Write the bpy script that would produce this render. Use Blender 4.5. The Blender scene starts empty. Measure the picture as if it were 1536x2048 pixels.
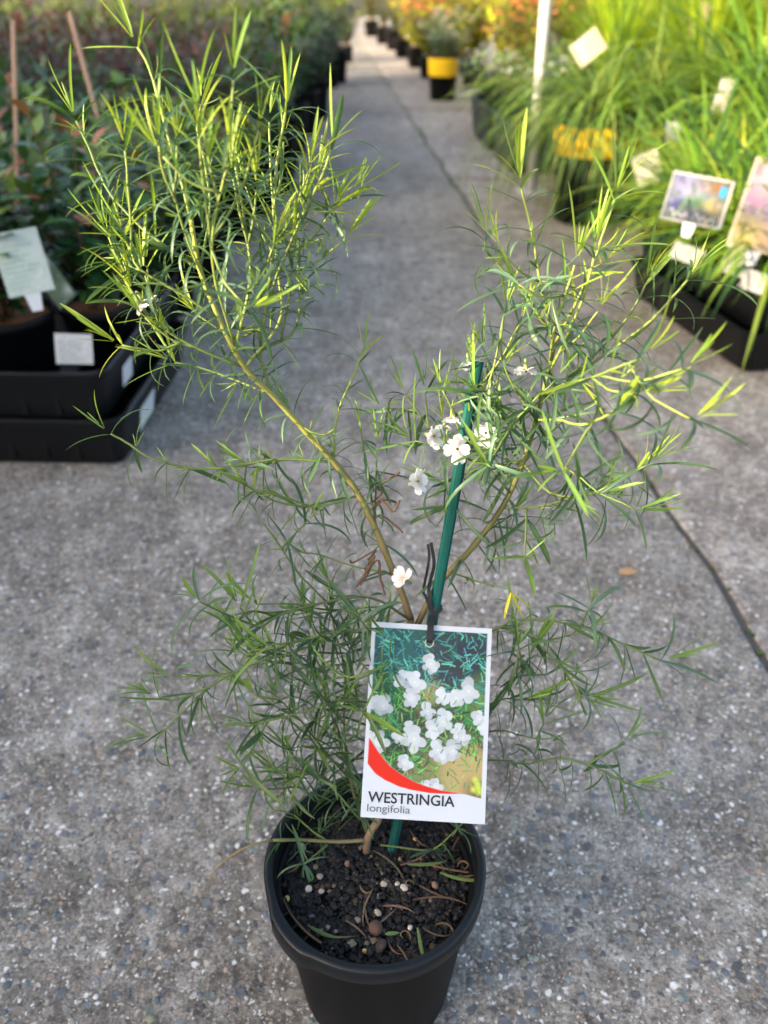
import bpy, math, random
import numpy as np
from mathutils import Vector, Matrix, Quaternion
random.seed(7); np.random.seed(7)
R = math.radians
sc = bpy.context.scene
COL = sc.collection

# ------------------------------------------------------------------ camera
FPX, PITCH, CH = 1650.0, R(33.3), 0.65          # focal length in photo pixels (2048 tall), tilt, height
cam_d = bpy.data.cameras.new('camera'); cam = bpy.data.objects.new('camera', cam_d); COL.objects.link(cam)
cam.location = (0, 0, CH); cam.rotation_euler = (R(90) - PITCH, 0, 0)
cam_d.sensor_fit = 'VERTICAL'; cam_d.sensor_height = 36; cam_d.sensor_width = 27
cam_d.lens = 36 * FPX / 2048; cam_d.clip_start = 0.01; cam_d.clip_end = 400
cam_d.dof.use_dof = True; cam_d.dof.focus_distance = 0.495; cam_d.dof.aperture_fstop = 6.2
sc.camera = cam
# ------------------------------------------------------------------ light
SUN_EL, SUN_AZ = R(17), math.atan2(-0.86, -0.42)     # sun low on the left, a little behind the camera
world = bpy.data.worlds.new('World'); sc.world = world; world.use_nodes = True
wn = world.node_tree.nodes; wl = world.node_tree.links
sky = wn.new('ShaderNodeTexSky'); sky.sky_type = 'NISHITA'; sky.sun_disc = False
sky.sun_elevation = SUN_EL; sky.sun_rotation = SUN_AZ; sky.dust_density = 3.0; sky.ozone_density = 0.6; sky.air_density = 0.8
wl.new(sky.outputs[0], wn['Background'].inputs[0]); wn['Background'].inputs[1].default_value = 0.15
sd = bpy.data.lights.new('sun', 'SUN'); sd.energy = 3.6; sd.angle = R(0.53); sd.color = (1.0, 0.87, 0.66)
sun = bpy.data.objects.new('sun', sd); COL.objects.link(sun)
SDIR = Vector((math.sin(SUN_AZ) * math.cos(SUN_EL), math.cos(SUN_AZ) * math.cos(SUN_EL), math.sin(SUN_EL)))
sun.rotation_euler = SDIR.to_track_quat('Z', 'Y').to_euler(); sun.location = (-3, -2, 4)
vs = sc.view_settings; vs.view_transform = 'Standard'; vs.look = 'None'; vs.gamma = 1; vs.exposure = 2.3
vs.use_curve_mapping = False
vs.use_white_balance = True; vs.white_balance_temperature = 7250; vs.white_balance_tint = 10
sc.cycles.max_bounces = 6; sc.cycles.diffuse_bounces = 3; sc.cycles.transmission_bounces = 4

# ------------------------------------------------------------------ layout helpers (photo pixel -> place in the world)
_cp, _sp = math.cos(PITCH), math.sin(PITCH)
def P(px, py, zc):
    x = (px - 768) / FPX * zc; y = (1024 - py) / FPX * zc
    return Vector((x, zc * _cp + y * _sp, CH - zc * _sp + y * _cp))
def G(px, py, z=0.0):
    d = P(px, py, 1.0) - Vector((0, 0, CH)); t = (z - CH) / d.z
    return Vector((0, 0, CH)) + d * t

# ------------------------------------------------------------------ materials
def nt(name):
    m = bpy.data.materials.new(name); m.use_nodes = True
    return m, m.node_tree.nodes, m.node_tree.links
def bsdf(n): return n['Principled BSDF']
def noise(n, l, scale, detail=4, rough=.55, vec=None, dist=0):
    t = n.new('ShaderNodeTexNoise'); t.inputs['Scale'].default_value = scale; t.inputs['Detail'].default_value = detail
    t.inputs['Roughness'].default_value = rough; t.inputs['Distortion'].default_value = dist
    if vec: l.new(vec, t.inputs['Vector'])
    return t
def ramp(n, l, fac, stops, interp='LINEAR'):
    r = n.new('ShaderNodeValToRGB'); r.color_ramp.interpolation = interp; e = r.color_ramp.elements
    while len(e) < len(stops): e.new(.5)
    for i, (p, c) in enumerate(stops):
        e[i].position = p; e[i].color = (*c, 1) if len(c) == 3 else c
    l.new(fac, r.inputs[0]); return r
def mix(n, l, fac, a, b, mode='MIX'):
    m = n.new('ShaderNodeMix'); m.data_type = 'RGBA'; m.blend_type = mode
    for sock, v in ((m.inputs[0], fac), (m.inputs[6], a), (m.inputs[7], b)):
        if hasattr(v, 'links'): l.new(v, sock)
        elif isinstance(v, (int, float)): sock.default_value = v
        else: sock.default_value = (*v, 1)
    return m.outputs[2]
def math_(n, l, op, a, b=None):
    m = n.new('ShaderNodeMath'); m.operation = op
    for i, v in enumerate((a, b)):
        if v is None: continue
        if hasattr(v, 'links'): l.new(v, m.inputs[i])
        else: m.inputs[i].default_value = v
    return m.outputs[0]
def bump(n, l, h, strength, dist):
    b = n.new('ShaderNodeBump'); b.inputs['Strength'].default_value = strength; b.inputs['Distance'].default_value = dist
    l.new(h, b.inputs['Height']); return b.outputs[0]

def m_plain(name, col, rough=.6, spec=.5, var=.15, scale=60, bstr=.0, bdist=.001, metal=0):
    m, n, l = nt(name); tc = n.new('ShaderNodeTexCoord'); t = noise(n, l, scale, 5, .6, tc.outputs['Object'])
    c = mix(n, l, t.outputs[0], tuple(x * (1 - var) for x in col), tuple(min(1, x * (1 + var)) for x in col))
    l.new(c, bsdf(n).inputs['Base Color']); bsdf(n).inputs['Roughness'].default_value = rough
    bsdf(n).inputs['Specular IOR Level'].default_value = spec; bsdf(n).inputs['Metallic'].default_value = metal
    if bstr: l.new(bump(n, l, t.outputs[0], bstr, bdist), bsdf(n).inputs['Normal'])
    return m
def m_leaf(name, rough=.45, trans=.35, spec=.4, tint=(1.35, 1.25, .45), rnd=.3):
    """leaf whose own colour sits in the mesh; light also passes through it"""
    m, n, l = nt(name); at = n.new('ShaderNodeAttribute'); at.attribute_name = 'Col'
    oi = n.new('ShaderNodeObjectInfo'); f = math_(n, l, 'MULTIPLY_ADD', oi.outputs['Random'], rnd)
    f.node.inputs[2].default_value = 1 - rnd / 2
    c = mix(n, l, 1.0, at.outputs['Color'], f, 'MULTIPLY')
    b = bsdf(n); l.new(c, b.inputs['Base Color']); b.inputs['Roughness'].default_value = rough
    b.inputs['Specular IOR Level'].default_value = spec
    tr = n.new('ShaderNodeBsdfTranslucent'); l.new(mix(n, l, 1.0, c, tint, 'MULTIPLY'), tr.inputs['Color'])
    ms = n.new('ShaderNodeMixShader'); ms.inputs[0].default_value = trans
    l.new(b.outputs[0], ms.inputs[1]); l.new(tr.outputs[0], ms.inputs[2]); l.new(ms.outputs[0], n['Material Output'].inputs[0])
    return m
def m_attr(name, rough=.5, spec=.5, bstr=0):
    m, n, l = nt(name); at = n.new('ShaderNodeAttribute'); at.attribute_name = 'Col'
    l.new(at.outputs['Color'], bsdf(n).inputs['Base Color']); bsdf(n).inputs['Roughness'].default_value = rough
    bsdf(n).inputs['Specular IOR Level'].default_value = spec
    if bstr:
        tc = n.new('ShaderNodeTexCoord'); t = noise(n, l, 900, 4, .6, tc.outputs['Object'])
        l.new(bump(n, l, t.outputs[0], bstr, .0006), bsdf(n).inputs['Normal'])
    return m

def m_concrete(name, warm, light, agg):
    m, n, l = nt(name); tc = n.new('ShaderNodeTexCoord'); v = tc.outputs['Object']
    warp = noise(n, l, 90, 3, .6, v)
    vm = n.new('ShaderNodeVectorMath'); vm.operation = 'MULTIPLY_ADD'; l.new(warp.outputs['Color'], vm.inputs[0])
    vm.inputs[1].default_value = (.011, .011, .011); l.new(v, vm.inputs[2]); wv = vm.outputs[0]
    big = noise(n, l, 1.7, 5, .6, v); mid = noise(n, l, 14, 6, .65, v); g1 = noise(n, l, 330, 4, .75, v); g2 = noise(n, l, 150, 3, .7, v)
    fine = ramp(n, l, math_(n, l, 'ADD', math_(n, l, 'MULTIPLY', g1.outputs[0], .65), math_(n, l, 'MULTIPLY', g2.outputs[0], .35)), [(.36, (0, 0, 0)), (.50, (.45, .45, .45)), (.64, (1, 1, 1))])
    mid2 = noise(n, l, 55, 5, .7, v); mm = math_(n, l, 'ADD', math_(n, l, 'MULTIPLY', mid.outputs[0], .45), math_(n, l, 'MULTIPLY', mid2.outputs[0], .55))
    mat = ramp(n, l, mm, [(.36, (.085 * warm, .075, .064)), (.47, (.155 * warm, .138, .120)), (.56, (.25 * warm, .228, .203)), (.66, (.40 * warm, .375, .345))]).outputs[0]
    mat = mix(n, l, fine.outputs[0], mix(n, l, 1.0, mat, (.38, .36, .34), 'MULTIPLY'), mix(n, l, 1.0, mat, (1.95, 1.93, 1.90), 'MULTIPLY'))
    def stones(scale, keep, stops, r0, r1):
        vo = n.new('ShaderNodeTexVoronoi'); vo.inputs['Scale'].default_value = scale; l.new(wv, vo.inputs['Vector'])
        sp = n.new('ShaderNodeSeparateColor'); l.new(vo.outputs['Color'], sp.inputs[0])
        edge = ramp(n, l, vo.outputs['Distance'], [(r0, (1, 1, 1)), (r1, (0, 0, 0))]).outputs[0]
        on = math_(n, l, 'LESS_THAN', sp.outputs[1], keep)
        c = ramp(n, l, sp.outputs[0], stops, 'CONSTANT').outputs[0]
        return math_(n, l, 'MULTIPLY', edge, on), c
    S1 = [(0, (.12, .13, .15)), (.22, (.19, .205, .215)), (.42, (.23, .20, .16)), (.6, (.07, .075, .085)), (.75, (.30, .27, .23)), (.9, (.15, .17, .15))]
    S2 = [(0, (.48, .43, .38)), (.25, (.36, .26, .19)), (.40, (.70, .68, .65)), (.56, (.10, .095, .09)), (.78, (.36, .31, .26))]
    f2, c2 = stones(300, .55 * agg, S2, .30, .46); f3, c3 = stones(165, .34 * agg, S2, .30, .44); f1, c1 = stones(95, .34 * agg, S1, .34, .46)
    c = mix(n, l, math_(n, l, 'MULTIPLY', f2, .8), mat, c2); c = mix(n, l, f3, c, c3); c = mix(n, l, math_(n, l, 'MULTIPLY', f1, .8), c, c1)
    lich = noise(n, l, 5.5, 8, .72, v, .4)     # pale worn cement patches
    lf = ramp(n, l, lich.outputs[0], [(.50, (0, 0, 0)), (.66, (1, 1, 1))]).outputs[0]
    lf = math_(n, l, 'MULTIPLY', lf, math_(n, l, 'ADD', math_(n, l, 'MULTIPLY', fine.outputs[0], .8), .15))
    c = mix(n, l, math_(n, l, 'MULTIPLY', lf, .42), c, (.50, .47, .44))
    c = mix(n, l, 1.0, c, ramp(n, l, big.outputs[0], [(.3, (.72 * light,) * 3), (.7, (1.2 * light,) * 3)]).outputs[0], 'MULTIPLY')
    l.new(c, bsdf(n).inputs['Base Color']); bsdf(n).inputs['Roughness'].default_value = .82; bsdf(n).inputs['Specular IOR Level'].default_value = .3
    h = math_(n, l, 'ADD', math_(n, l, 'MULTIPLY', f1, .6), math_(n, l, 'MULTIPLY', fine.outputs[0], .5))
    h = math_(n, l, 'ADD', h, math_(n, l, 'MULTIPLY', f3, .4)); h = math_(n, l, 'ADD', h, math_(n, l, 'MULTIPLY', mid.outputs[0], .9))
    l.new(bump(n, l, h, .75, .0022), bsdf(n).inputs['Normal'])
    return m

M = {}
M['path'] = m_concrete('exposed_aggregate_concrete', .99, 1.08, 1.0)
M['slab'] = m_concrete('worn_concrete', 1.03, 1.34, .5)
M['earth'] = m_plain('dark_damp_soil', (.035, .032, .022), .95, .2, .5, 30, .6, .01)
M['moss'] = m_plain('moss', (.05, .07, .02), .95, .2, .5, 90, .8, .004)
M['pot'] = m_plain('black_nursery_plastic', (.0028, .0031, .0038), .50, .15, .25, 45, .15, .0006)
M['tray'] = m_plain('black_tray_plastic', (.0035, .0040, .0050), .40, .28, .2, 30, .15, .0008)
M['rim'] = m_plain('highlight_tinted_black_rim', (.0055, .0072, .0095), .42, .32, .35, 60, .2, .0006)  # paler bluish base colour holds the highlight along the rim
M['soil'] = m_plain('potting_mix', (.012, .010, .009), .85, .3, .5, 260, .8, .002)
M['bark'] = m_plain('brown_bark_mulch', (.24, .10, .05), .9, .2, .6, 160, .9, .004)
M['leaf'] = m_leaf('narrow_leaf', .42, .38, .45)
M['bgleaf'] = m_leaf('glossy_leaf', .34, .25, .45, (1.3, 1.25, .4), .3)
M['grass'] = m_leaf('grass_blade', .45, .42, .4, (1.3, 1.2, .4), .2)
M['petal'] = m_leaf('white_petal', .6, .3, .3, (1, 1, 1), .04)
M['stem'] = m_attr('green_brown_stem', .55, .35, .35)
M['stone'] = m_attr('stone_grain', .7, .4, .5)
M['chip'] = m_attr('wet_compost_chips', .62, .35, .5)
M['dead'] = m_attr('dry_leaf', .75, .25, .2)
M['print'] = m_attr('printed_card', .5, .25)
M['white'] = m_plain('white_plastic_card', (.50, .52, .54), .4, .4, .03, 20)
M['sticker'] = m_plain('white_paper_sticker', (.55, .57, .59), .6, .3, .05, 30)
M['ink'] = m_plain('black_ink', (.02, .02, .02), .5, .3, .05)
M['grey_ink'] = m_plain('grey_ink', (.13, .13, .14), .5, .3, .05)
M['tie'] = m_plain('black_tie', (.012, .012, .013), .5, .4, .2)
M['eyelet'] = m_plain('pale_eyelet', (.45, .42, .33), .3, .5, .1)
M['yellow'] = m_plain('yellow_plastic_band', (.72, .44, .01), .45, .4, .1, 20)
M['post'] = m_plain('galvanised_post', (.50, .50, .50), .5, .5, .15, 25)
M['cane'] = m_plain('pinkish_bamboo', (.36, .22, .15), .65, .3, .25, 40)

def m_stake():
    m, n, l = nt('green_stained_timber'); tc = n.new('ShaderNodeTexCoord'); mp = n.new('ShaderNodeMapping')
    mp.inputs['Scale'].default_value = (650, 650, 9); l.new(tc.outputs['Object'], mp.inputs[0])
    t = noise(n, l, 1, 5, .6, mp.outputs[0]); t2 = noise(n, l, 45, 4, .6, tc.outputs['Object'])
    c = ramp(n, l, t.outputs[0], [(.34, (.002, .030, .026)), (.5, (.003, .085, .070)), (.66, (.012, .15, .125))]).outputs[0]
    c = mix(n, l, math_(n, l, 'MULTIPLY', t2.outputs[0], .35), c, (.01, .05, .05))
    l.new(c, bsdf(n).inputs['Base Color']); bsdf(n).inputs['Roughness'].default_value = .85; bsdf(n).inputs['Specular IOR Level'].default_value = .2
    l.new(bump(n, l, t.outputs[0], .9, .0008), bsdf(n).inputs['Normal'])
    return m
M['stake'] = m_stake()

# ------------------------------------------------------------------ mesh helpers
class MB:
    def __init__(s): s.v = []; s.f = []; s.c = []; s.n = 0
    def add(s, verts, faces, col=(.5, .5, .5)):
        verts = np.asarray(verts, float); k = len(verts)
        c = np.asarray(col, float)
        if c.ndim == 1: c = np.tile(c, (k, 1))
        s.v.append(verts); s.c.append(c); o = s.n
        s.f.extend([tuple(i + o for i in f) for f in faces]); s.n += k
    def mesh(s, name, mat, smooth=True):
        me = bpy.data.meshes.new(name); V = np.concatenate(s.v)
        me.from_pydata(V.tolist(), [], s.f)
        a = me.color_attributes.new('Col', 'FLOAT_COLOR', 'POINT')
        C = np.ones((len(V), 4)); C[:, :3] = np.concatenate(s.c); a.data.foreach_set('color', C.ravel())
        if smooth: me.polygons.foreach_set('use_smooth', [True] * len(me.polygons))
        me.materials.append(mat); me.update(); return me
    def build(s, name, mat, parent=None, smooth=True):
        return link(name, s.mesh(name, mat, smooth), parent)
def link(name, data, parent=None, mw=None):
    o = bpy.data.objects.new(name, data); COL.objects.link(o)
    if parent: o.parent = parent
    if mw is not None: o.matrix_basis = mw
    return o
def tag(o, label=None, cat=None, group=None, kind=None):
    if label: o['label'] = label
    if cat: o['category'] = cat
    if group: o['group'] = group
    if kind: o['kind'] = kind
    return o
def empty(name, loc=(0, 0, 0), rz=0):
    o = link(name, None); o.location = loc; o.rotation_euler = (0, 0, rz); o.empty_display_size = .02; return o
def copy_tree(o, parent=None):
    c = o.copy(); COL.objects.link(c); c.parent = parent
    for ch in o.children: copy_tree(ch, c)
    return c

def frame(d):
    d = Vector(d).normalized(); a = Vector((0, 0, 1)) if abs(d.z) < .9 else Vector((1, 0, 0))
    u = d.cross(a).normalized(); return u, d.cross(u).normalized()
def tube(mb, pts, rad, n=6, col=(.5, .5, .5), cap=True):
    pts = [Vector(p) for p in pts]; k = len(pts)
    if isinstance(rad, (int, float)): rad = [rad] * k
    V = []; u = None
    for i, p in enumerate(pts):
        d = (pts[min(i + 1, k - 1)] - pts[max(i - 1, 0)]).normalized()
        if u is None: u, w = frame(d)
        else:
            u = (u - d * u.dot(d)).normalized(); w = d.cross(u)
        for j in range(n):
            a = 2 * math.pi * j / n; V.append(p + (u * math.cos(a) + w * math.sin(a)) * rad[i])
    Fc = [(i * n + j, i * n + (j + 1) % n, (i + 1) * n + (j + 1) % n, (i + 1) * n + j) for i in range(k - 1) for j in range(n)]
    if cap: Fc += [tuple(range(n))[::-1], tuple(range((k - 1) * n, k * n))]
    c = np.asarray(col, float)
    if c.ndim == 2: c = np.repeat(c, n, axis=0)
    mb.add([tuple(v) for v in V], Fc, c)
def lathe(mb, prof, n=48, col=(.5, .5, .5), fn=None, closed=False):
    k = len(prof); V = []
    for i in range(n):
        a = 2 * math.pi * i / n
        for j, (r, z) in enumerate(prof):
            if fn: r, z = fn(j, a, r, z)
            V.append((r * math.cos(a), r * math.sin(a), z))
    Fc = [(i * k + j, ((i + 1) % n) * k + j, ((i + 1) % n) * k + j + 1, i * k + j + 1) for i in range(n) for j in range(k - 1)]
    mb.add(V, Fc, col)
def box(mb, x0, x1, y0, y1, z0, z1, col=(.5, .5, .5), M4=None):
    V = [Vector((x, y, z)) for z in (z0, z1) for (x, y) in ((x0, y0), (x1, y0), (x1, y1), (x0, y1))]
    if M4 is not None: V = [M4 @ v for v in V]
    mb.add([tuple(v) for v in V], [(3, 2, 1, 0), (4, 5, 6, 7), (0, 1, 5, 4), (1, 2, 6, 5), (2, 3, 7, 6), (3, 0, 4, 7)], col)
def spline(pts, n):
    """Catmull-Rom through points"""
    p = [np.array(q, float) for q in pts]; p = [2 * p[0] - p[1]] + p + [2 * p[-1] - p[-2]]
    out = []; segs = len(p) - 3
    for i in range(n):
        t = i / (n - 1) * segs; k = min(int(t), segs - 1); t -= k
        a, b, c, d = p[k:k + 4]
        out.append(.5 * ((2 * b) + (-a + c) * t + (2 * a - 5 * b + 4 * c - d) * t * t + (-a + 3 * b - 3 * c + d) * t ** 3))
    return out
def jit(c, a=.2):
    f = 1 + random.uniform(-a, a); return tuple(max(0, x * f * (1 + random.uniform(-a, a) * .4)) for x in c)
def lerp(a, b, t): return tuple(x + (y - x) * t for x, y in zip(a, b))

def rock(mb, c, r, col, flat=1.0, rz=None):
    """an irregular small stone (20 triangles)"""
    t = (1 + 5 ** .5) / 2
    V = np.array([(-1, t, 0), (1, t, 0), (-1, -t, 0), (1, -t, 0), (0, -1, t), (0, 1, t), (0, -1, -t), (0, 1, -t), (t, 0, -1), (t, 0, 1), (-t, 0, -1), (-t, 0, 1)]) / 1.9
    F_ = [(0, 11, 5), (0, 5, 1), (0, 1, 7), (0, 7, 10), (0, 10, 11), (1, 5, 9), (5, 11, 4), (11, 10, 2), (10, 7, 6), (7, 1, 8), (3, 9, 4), (3, 4, 2), (3, 2, 6), (3, 6, 8), (3, 8, 9), (4, 9, 5), (2, 4, 11), (6, 2, 10), (8, 6, 7), (9, 8, 1)]
    V = V * np.random.uniform(.72, 1.2, (12, 1)) * np.random.uniform(.65, 1.25, 3)
    q = Quaternion((random.gauss(0, 1), random.gauss(0, 1), random.gauss(0, 1), random.gauss(0, 1))).normalized()
    V = V @ np.array(q.to_matrix()).T * r; V[:, 2] *= flat
    mb.add(V + np.array(c), F_, col)

# ================================================================== THE SETTING
g = MB(); S = 150
g.add([(-S, -S, -.045), (S, -S, -.045), (S, S, -.045), (-S, S, -.045)], [(0, 1, 2, 3)])
tag(g.build('ground', M['earth'], smooth=False), kind='structure')
J0, J1 = G(1510, 1280), G(745, 120)             # the long joint between the two strips of concrete
def joint_x(y, off=0):
    return J0.x + (J1.x - J0.x) * (y - J0.y) / (J1.y - J0.y) + off + .004 * math.sin(y * 9.1) + .003 * math.sin(y * 23 + 1)
def slab(name, mat, left, right, y0, y1, n, ztop=0.0, ztilt=0.0):
    b = MB(); V = []; Fc = []
    ys = [y0 + (y1 - y0) * i / n for i in range(n + 1)]
    for y in ys:
        l_, r_ = left(y), right(y)
        for (x, z) in ((l_, -.04), (l_, ztop - .004), (l_ + .004, ztop), (r_ - .004, ztop), (r_, ztop - .005), (r_, -.04)): V.append((x, y, z))
    for i in range(n):
        for j in range(5): Fc.append((i * 6 + j, i * 6 + j + 1, (i + 1) * 6 + j + 1, (i + 1) * 6 + j)[::-1])
    Fc += [tuple(range(6)), tuple(range(n * 6, n * 6 + 6))[::-1]]
    b.add(V, Fc); return b.build(name, mat, smooth=False)
tag(slab('path', M['path'], lambda y: -6.0, lambda y: joint_x(y, -.004), -4, 16, 400), kind='structure')
ysl = [-4, 0.35 - 1.2, 3.25, 4.15, 5.1, 6.1, 7.3, 8.8, 11, 16]
paving = None
for i in range(len(ysl) - 1):
    o = slab('paving_slab', M['slab'], lambda y: joint_x(y, .005), lambda y: 6.0, ysl[i] + .012, ysl[i + 1] - .012, 60, random.uniform(-.004, .004))
    tag(o, kind='structure')
jf = MB(); ys_ = [-4 + 20 * i / 200 for i in range(201)]
jf.add([(joint_x(y, d), y, -.0055) for y in ys_ for d in (-.02, .02)], [(2 * i, 2 * i + 1, 2 * i + 3, 2 * i + 2) for i in range(200)])
tag(jf.build('joint_filler', m_plain('gritty_joint_dirt', (.10, .088, .075), .95, .2, .5, 150, .8, .003), smooth=False), kind='structure')
# moss in the joint
mo = MB()
for _ in range(900):
    y = random.uniform(.4, 8) if random.random() < .4 else random.uniform(2.6, 4.6)
    rock(mo, (joint_x(y, random.gauss(.001, .005)), y, -.006 + random.uniform(-.004, .004)), random.uniform(.002, .007), jit((.05, .075, .02), .4), .6)
tag(mo.build('joint_moss', M['chip']), 'thin moss growing in the joint of the concrete path', 'moss', kind='stuff')
# loose and exposed stones in the near concrete
ag = MB()
SC = [(.13, .145, .165), (.20, .215, .225), (.24, .20, .16), (.46, .43, .39), (.66, .64, .61), (.38, .29, .23), (.30, .26, .21), (.09, .095, .105), (.42, .34, .28)]
for _ in range(8500):
    y = random.uniform(.10, 1.5) ** 1.0; w = .3 + .55 * y; x = random.uniform(-w, w)
    if x > joint_x(y) - .006: continue
    if (x + .005) ** 2 + (y - .34) ** 2 < .058 ** 2: continue
    r = random.choice((.0009, .0013, .0016, .002, .0024, .0034)) * random.uniform(.8, 1.3)
    k = random.choice(SC) if r < .0026 else random.choice(SC[:3] + SC[6:8])
    rock(ag, (x, y, -.0002), r, jit(k, .2), .36)
tag(ag.build('exposed_aggregate', M['stone']), 'small pale and blue grey stones showing in the concrete path', 'gravel', kind='stuff')
# added unseen hedge on the left, there to keep low sun off the path
hedge = empty('added_shade_hedge', (-3.1, 0, 0)); hb = MB()
tag(hedge, 'added unseen hedge that keeps the low sun off the path', 'hedge')
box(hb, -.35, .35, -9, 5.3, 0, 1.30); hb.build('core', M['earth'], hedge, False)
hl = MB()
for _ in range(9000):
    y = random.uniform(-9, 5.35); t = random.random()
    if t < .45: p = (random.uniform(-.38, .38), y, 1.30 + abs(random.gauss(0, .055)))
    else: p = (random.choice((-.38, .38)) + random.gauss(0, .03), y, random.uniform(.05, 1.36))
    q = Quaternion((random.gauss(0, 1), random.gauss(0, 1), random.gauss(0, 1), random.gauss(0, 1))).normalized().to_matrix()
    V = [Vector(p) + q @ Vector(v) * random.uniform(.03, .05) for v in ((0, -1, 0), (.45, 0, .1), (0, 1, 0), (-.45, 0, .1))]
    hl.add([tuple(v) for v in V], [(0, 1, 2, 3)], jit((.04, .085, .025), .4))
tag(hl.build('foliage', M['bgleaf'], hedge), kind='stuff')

# ================================================================== BACKGROUND PLANTS
def blade(mb, p, d, up, L, w, bend, col, n=4, tipcol=None, fold=.2, grav=0.0):
    """tapering arching strip with a folded middle; d start direction, bends away from up (and with gravity)"""
    p = np.array(p, float); d = np.array(d, float); up = np.array(up, float)
    d /= np.linalg.norm(d); up -= d * up.dot(d); up /= (np.linalg.norm(up) + 1e-9); s = np.cross(d, up)
    V = []; C = []; c0 = np.array(col); c1 = np.array(tipcol if tipcol is not None else col)
    for i in range(n + 1):
        t = i / n; hw = w * .5 * (min(1, .45 + 2.2 * t) * (1 - t ** 3) + .02)
        V += [p - s * hw + up * hw * fold, p + 0 * s, p + s * hw + up * hw * fold]; C += [c0 + (c1 - c0) * t] * 3
        a = bend / n; d2 = d * math.cos(a) - up * math.sin(a); up = up * math.cos(a) + d * math.sin(a); d = d2
        if grav:
            d = d + np.array((0, 0, -grav / n)); d /= np.linalg.norm(d); up -= d * up.dot(d); up /= (np.linalg.norm(up) + 1e-9); s = np.cross(d, up)
        p = p + d * L / n
    Fc = []
    for i in range(n): Fc += [(3 * i, 3 * i + 1, 3 * i + 4, 3 * i + 3), (3 * i + 1, 3 * i + 2, 3 * i + 5, 3 * i + 4)]
    mb.add(V, Fc, np.array(C))
def oval(mb, p, d, up, L, w, col, bend=.5, fold=.25):
    p = np.array(p, float); d = np.array(d, float); d /= np.linalg.norm(d); up = np.array(up, float)
    up -= d * up.dot(d); up /= (np.linalg.norm(up) + 1e-9); s = np.cross(d, up)
    V = []; prof = (.08, .85, 1.0, .55, .02)
    for i, h in enumerate(prof):
        hw = w * .5 * h; V += [p - s * hw + up * hw * fold, p.copy(), p + s * hw + up * hw * fold]
        a = bend / 4; d2 = d * math.cos(a) - up * math.sin(a); up = up * math.cos(a) + d * math.sin(a); d = d2; p = p + d * L / 4
    Fc = []
    for i in range(4): Fc += [(3 * i, 3 * i + 1, 3 * i + 4, 3 * i + 3), (3 * i + 1, 3 * i + 2, 3 * i + 5, 3 * i + 4)]
    mb.add(V, Fc, col)

def pot_mesh(name, r, h, rim=.008, taper=.80, mat=None):
    b = MB(); t = .0022
    lathe(b, [(0, 0), (r * taper * .96, 0), (r * taper, .004), (r - .004, h - rim * 1.7), (r - .001, h - rim * 1.65), (r, h - rim * 1.4), (r + .0004, h - .001), (r - .0008, h), (r - .0022, h),
              (r - .0032, h - .002), (r - .006, h - rim * 1.8), (r * taper - .002, .006), (0, .006)], 40)
    return b.mesh(name, mat or M['pot'])
def soil_mesh(name, r, z, mat):
    b = MB(); V = [(0, 0, z + .004)]; n = 24
    for k in (1, 2, 3):
        for i in range(n):
            a = 2 * math.pi * i / n; V.append((r * k / 3 * math.cos(a), r * k / 3 * math.sin(a), z + random.uniform(-.003, .003)))
    Fc = [(0, 1 + i, 1 + (i + 1) % n) for i in range(n)]
    for k in range(2):
        for i in range(n): Fc.append((1 + k * n + i, 1 + (k + 1) * n + i, 1 + (k + 1) * n + (i + 1) % n, 1 + k * n + (i + 1) % n))
    b.add(V, Fc); return b.mesh(name, mat)
def shrub_parts(h, rad, z0, nstem, nleaf, L, w, cols, flower=None, spread=1.0, bend=.6, tipcols=None, narrow=False, stemcol=(.10, .06, .03)):
    st, fo, fl = MB(), MB(), MB()
    for s in range(nstem):
        a = s * 2.4 + random.uniform(-.4, .4); rr = rad * (s + .5) ** .5 / nstem ** .5 * spread; hh = h * random.uniform(.72, 1.0) * (1 - .35 * (rr / rad) ** 2)
        top = Vector((rr * math.cos(a), rr * math.sin(a), z0 + hh))
        pts = spline([(random.gauss(0, .006), random.gauss(0, .006), z0 - .01), (top.x * .35, top.y * .35, z0 + hh * .4), tuple(top)], 7)
        tube(st, pts, [.0035 * h / .3 * (1 - .7 * i / 6) for i in range(7)], 5, stemcol)
        m = max(4, nleaf // nstem)
        for i in range(m):
            t = .18 + .82 * (i + random.random()) / m; k = t * 6; j = min(int(k), 5); p = pts[j] + (pts[j + 1] - pts[j]) * (k - j)
            az = i * 2.39 + random.uniform(-.5, .5); el = random.uniform(-.2, .75) if t < .9 else random.uniform(.5, 1.3)
            d = (math.cos(az) * math.cos(el), math.sin(az) * math.cos(el), math.sin(el))
            c = jit(random.choice(tipcols if (tipcols and t > .88) else cols), .28)
            l_ = L * random.uniform(.6, 1.15)
            off = np.array(d) * random.uniform(0, .35) * rad * .5
            (blade if narrow else oval)(fo, p + off * .5, d, (0, 0, 1), l_, w * random.uniform(.8, 1.15), *((random.uniform(.2, bend), c) if narrow else (c, random.uniform(.1, bend))))
        if flower:
            for _ in range(flower[2]):
                p = np.array(top) + np.random.normal(0, flower[1] * 1.3, 3) + np.array((0, 0, flower[1]))
                for q in range(5):
                    az = q * 1.256 + random.random() * .3; el = random.uniform(.1, .7)
                    oval(fl, p, (math.cos(az) * math.cos(el), math.sin(az) * math.cos(el), math.sin(el)), (0, 0, 1), flower[1], flower[1] * .75, jit(flower[0], .12), .4)
    return st, fo, (fl if flower else None)
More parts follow.
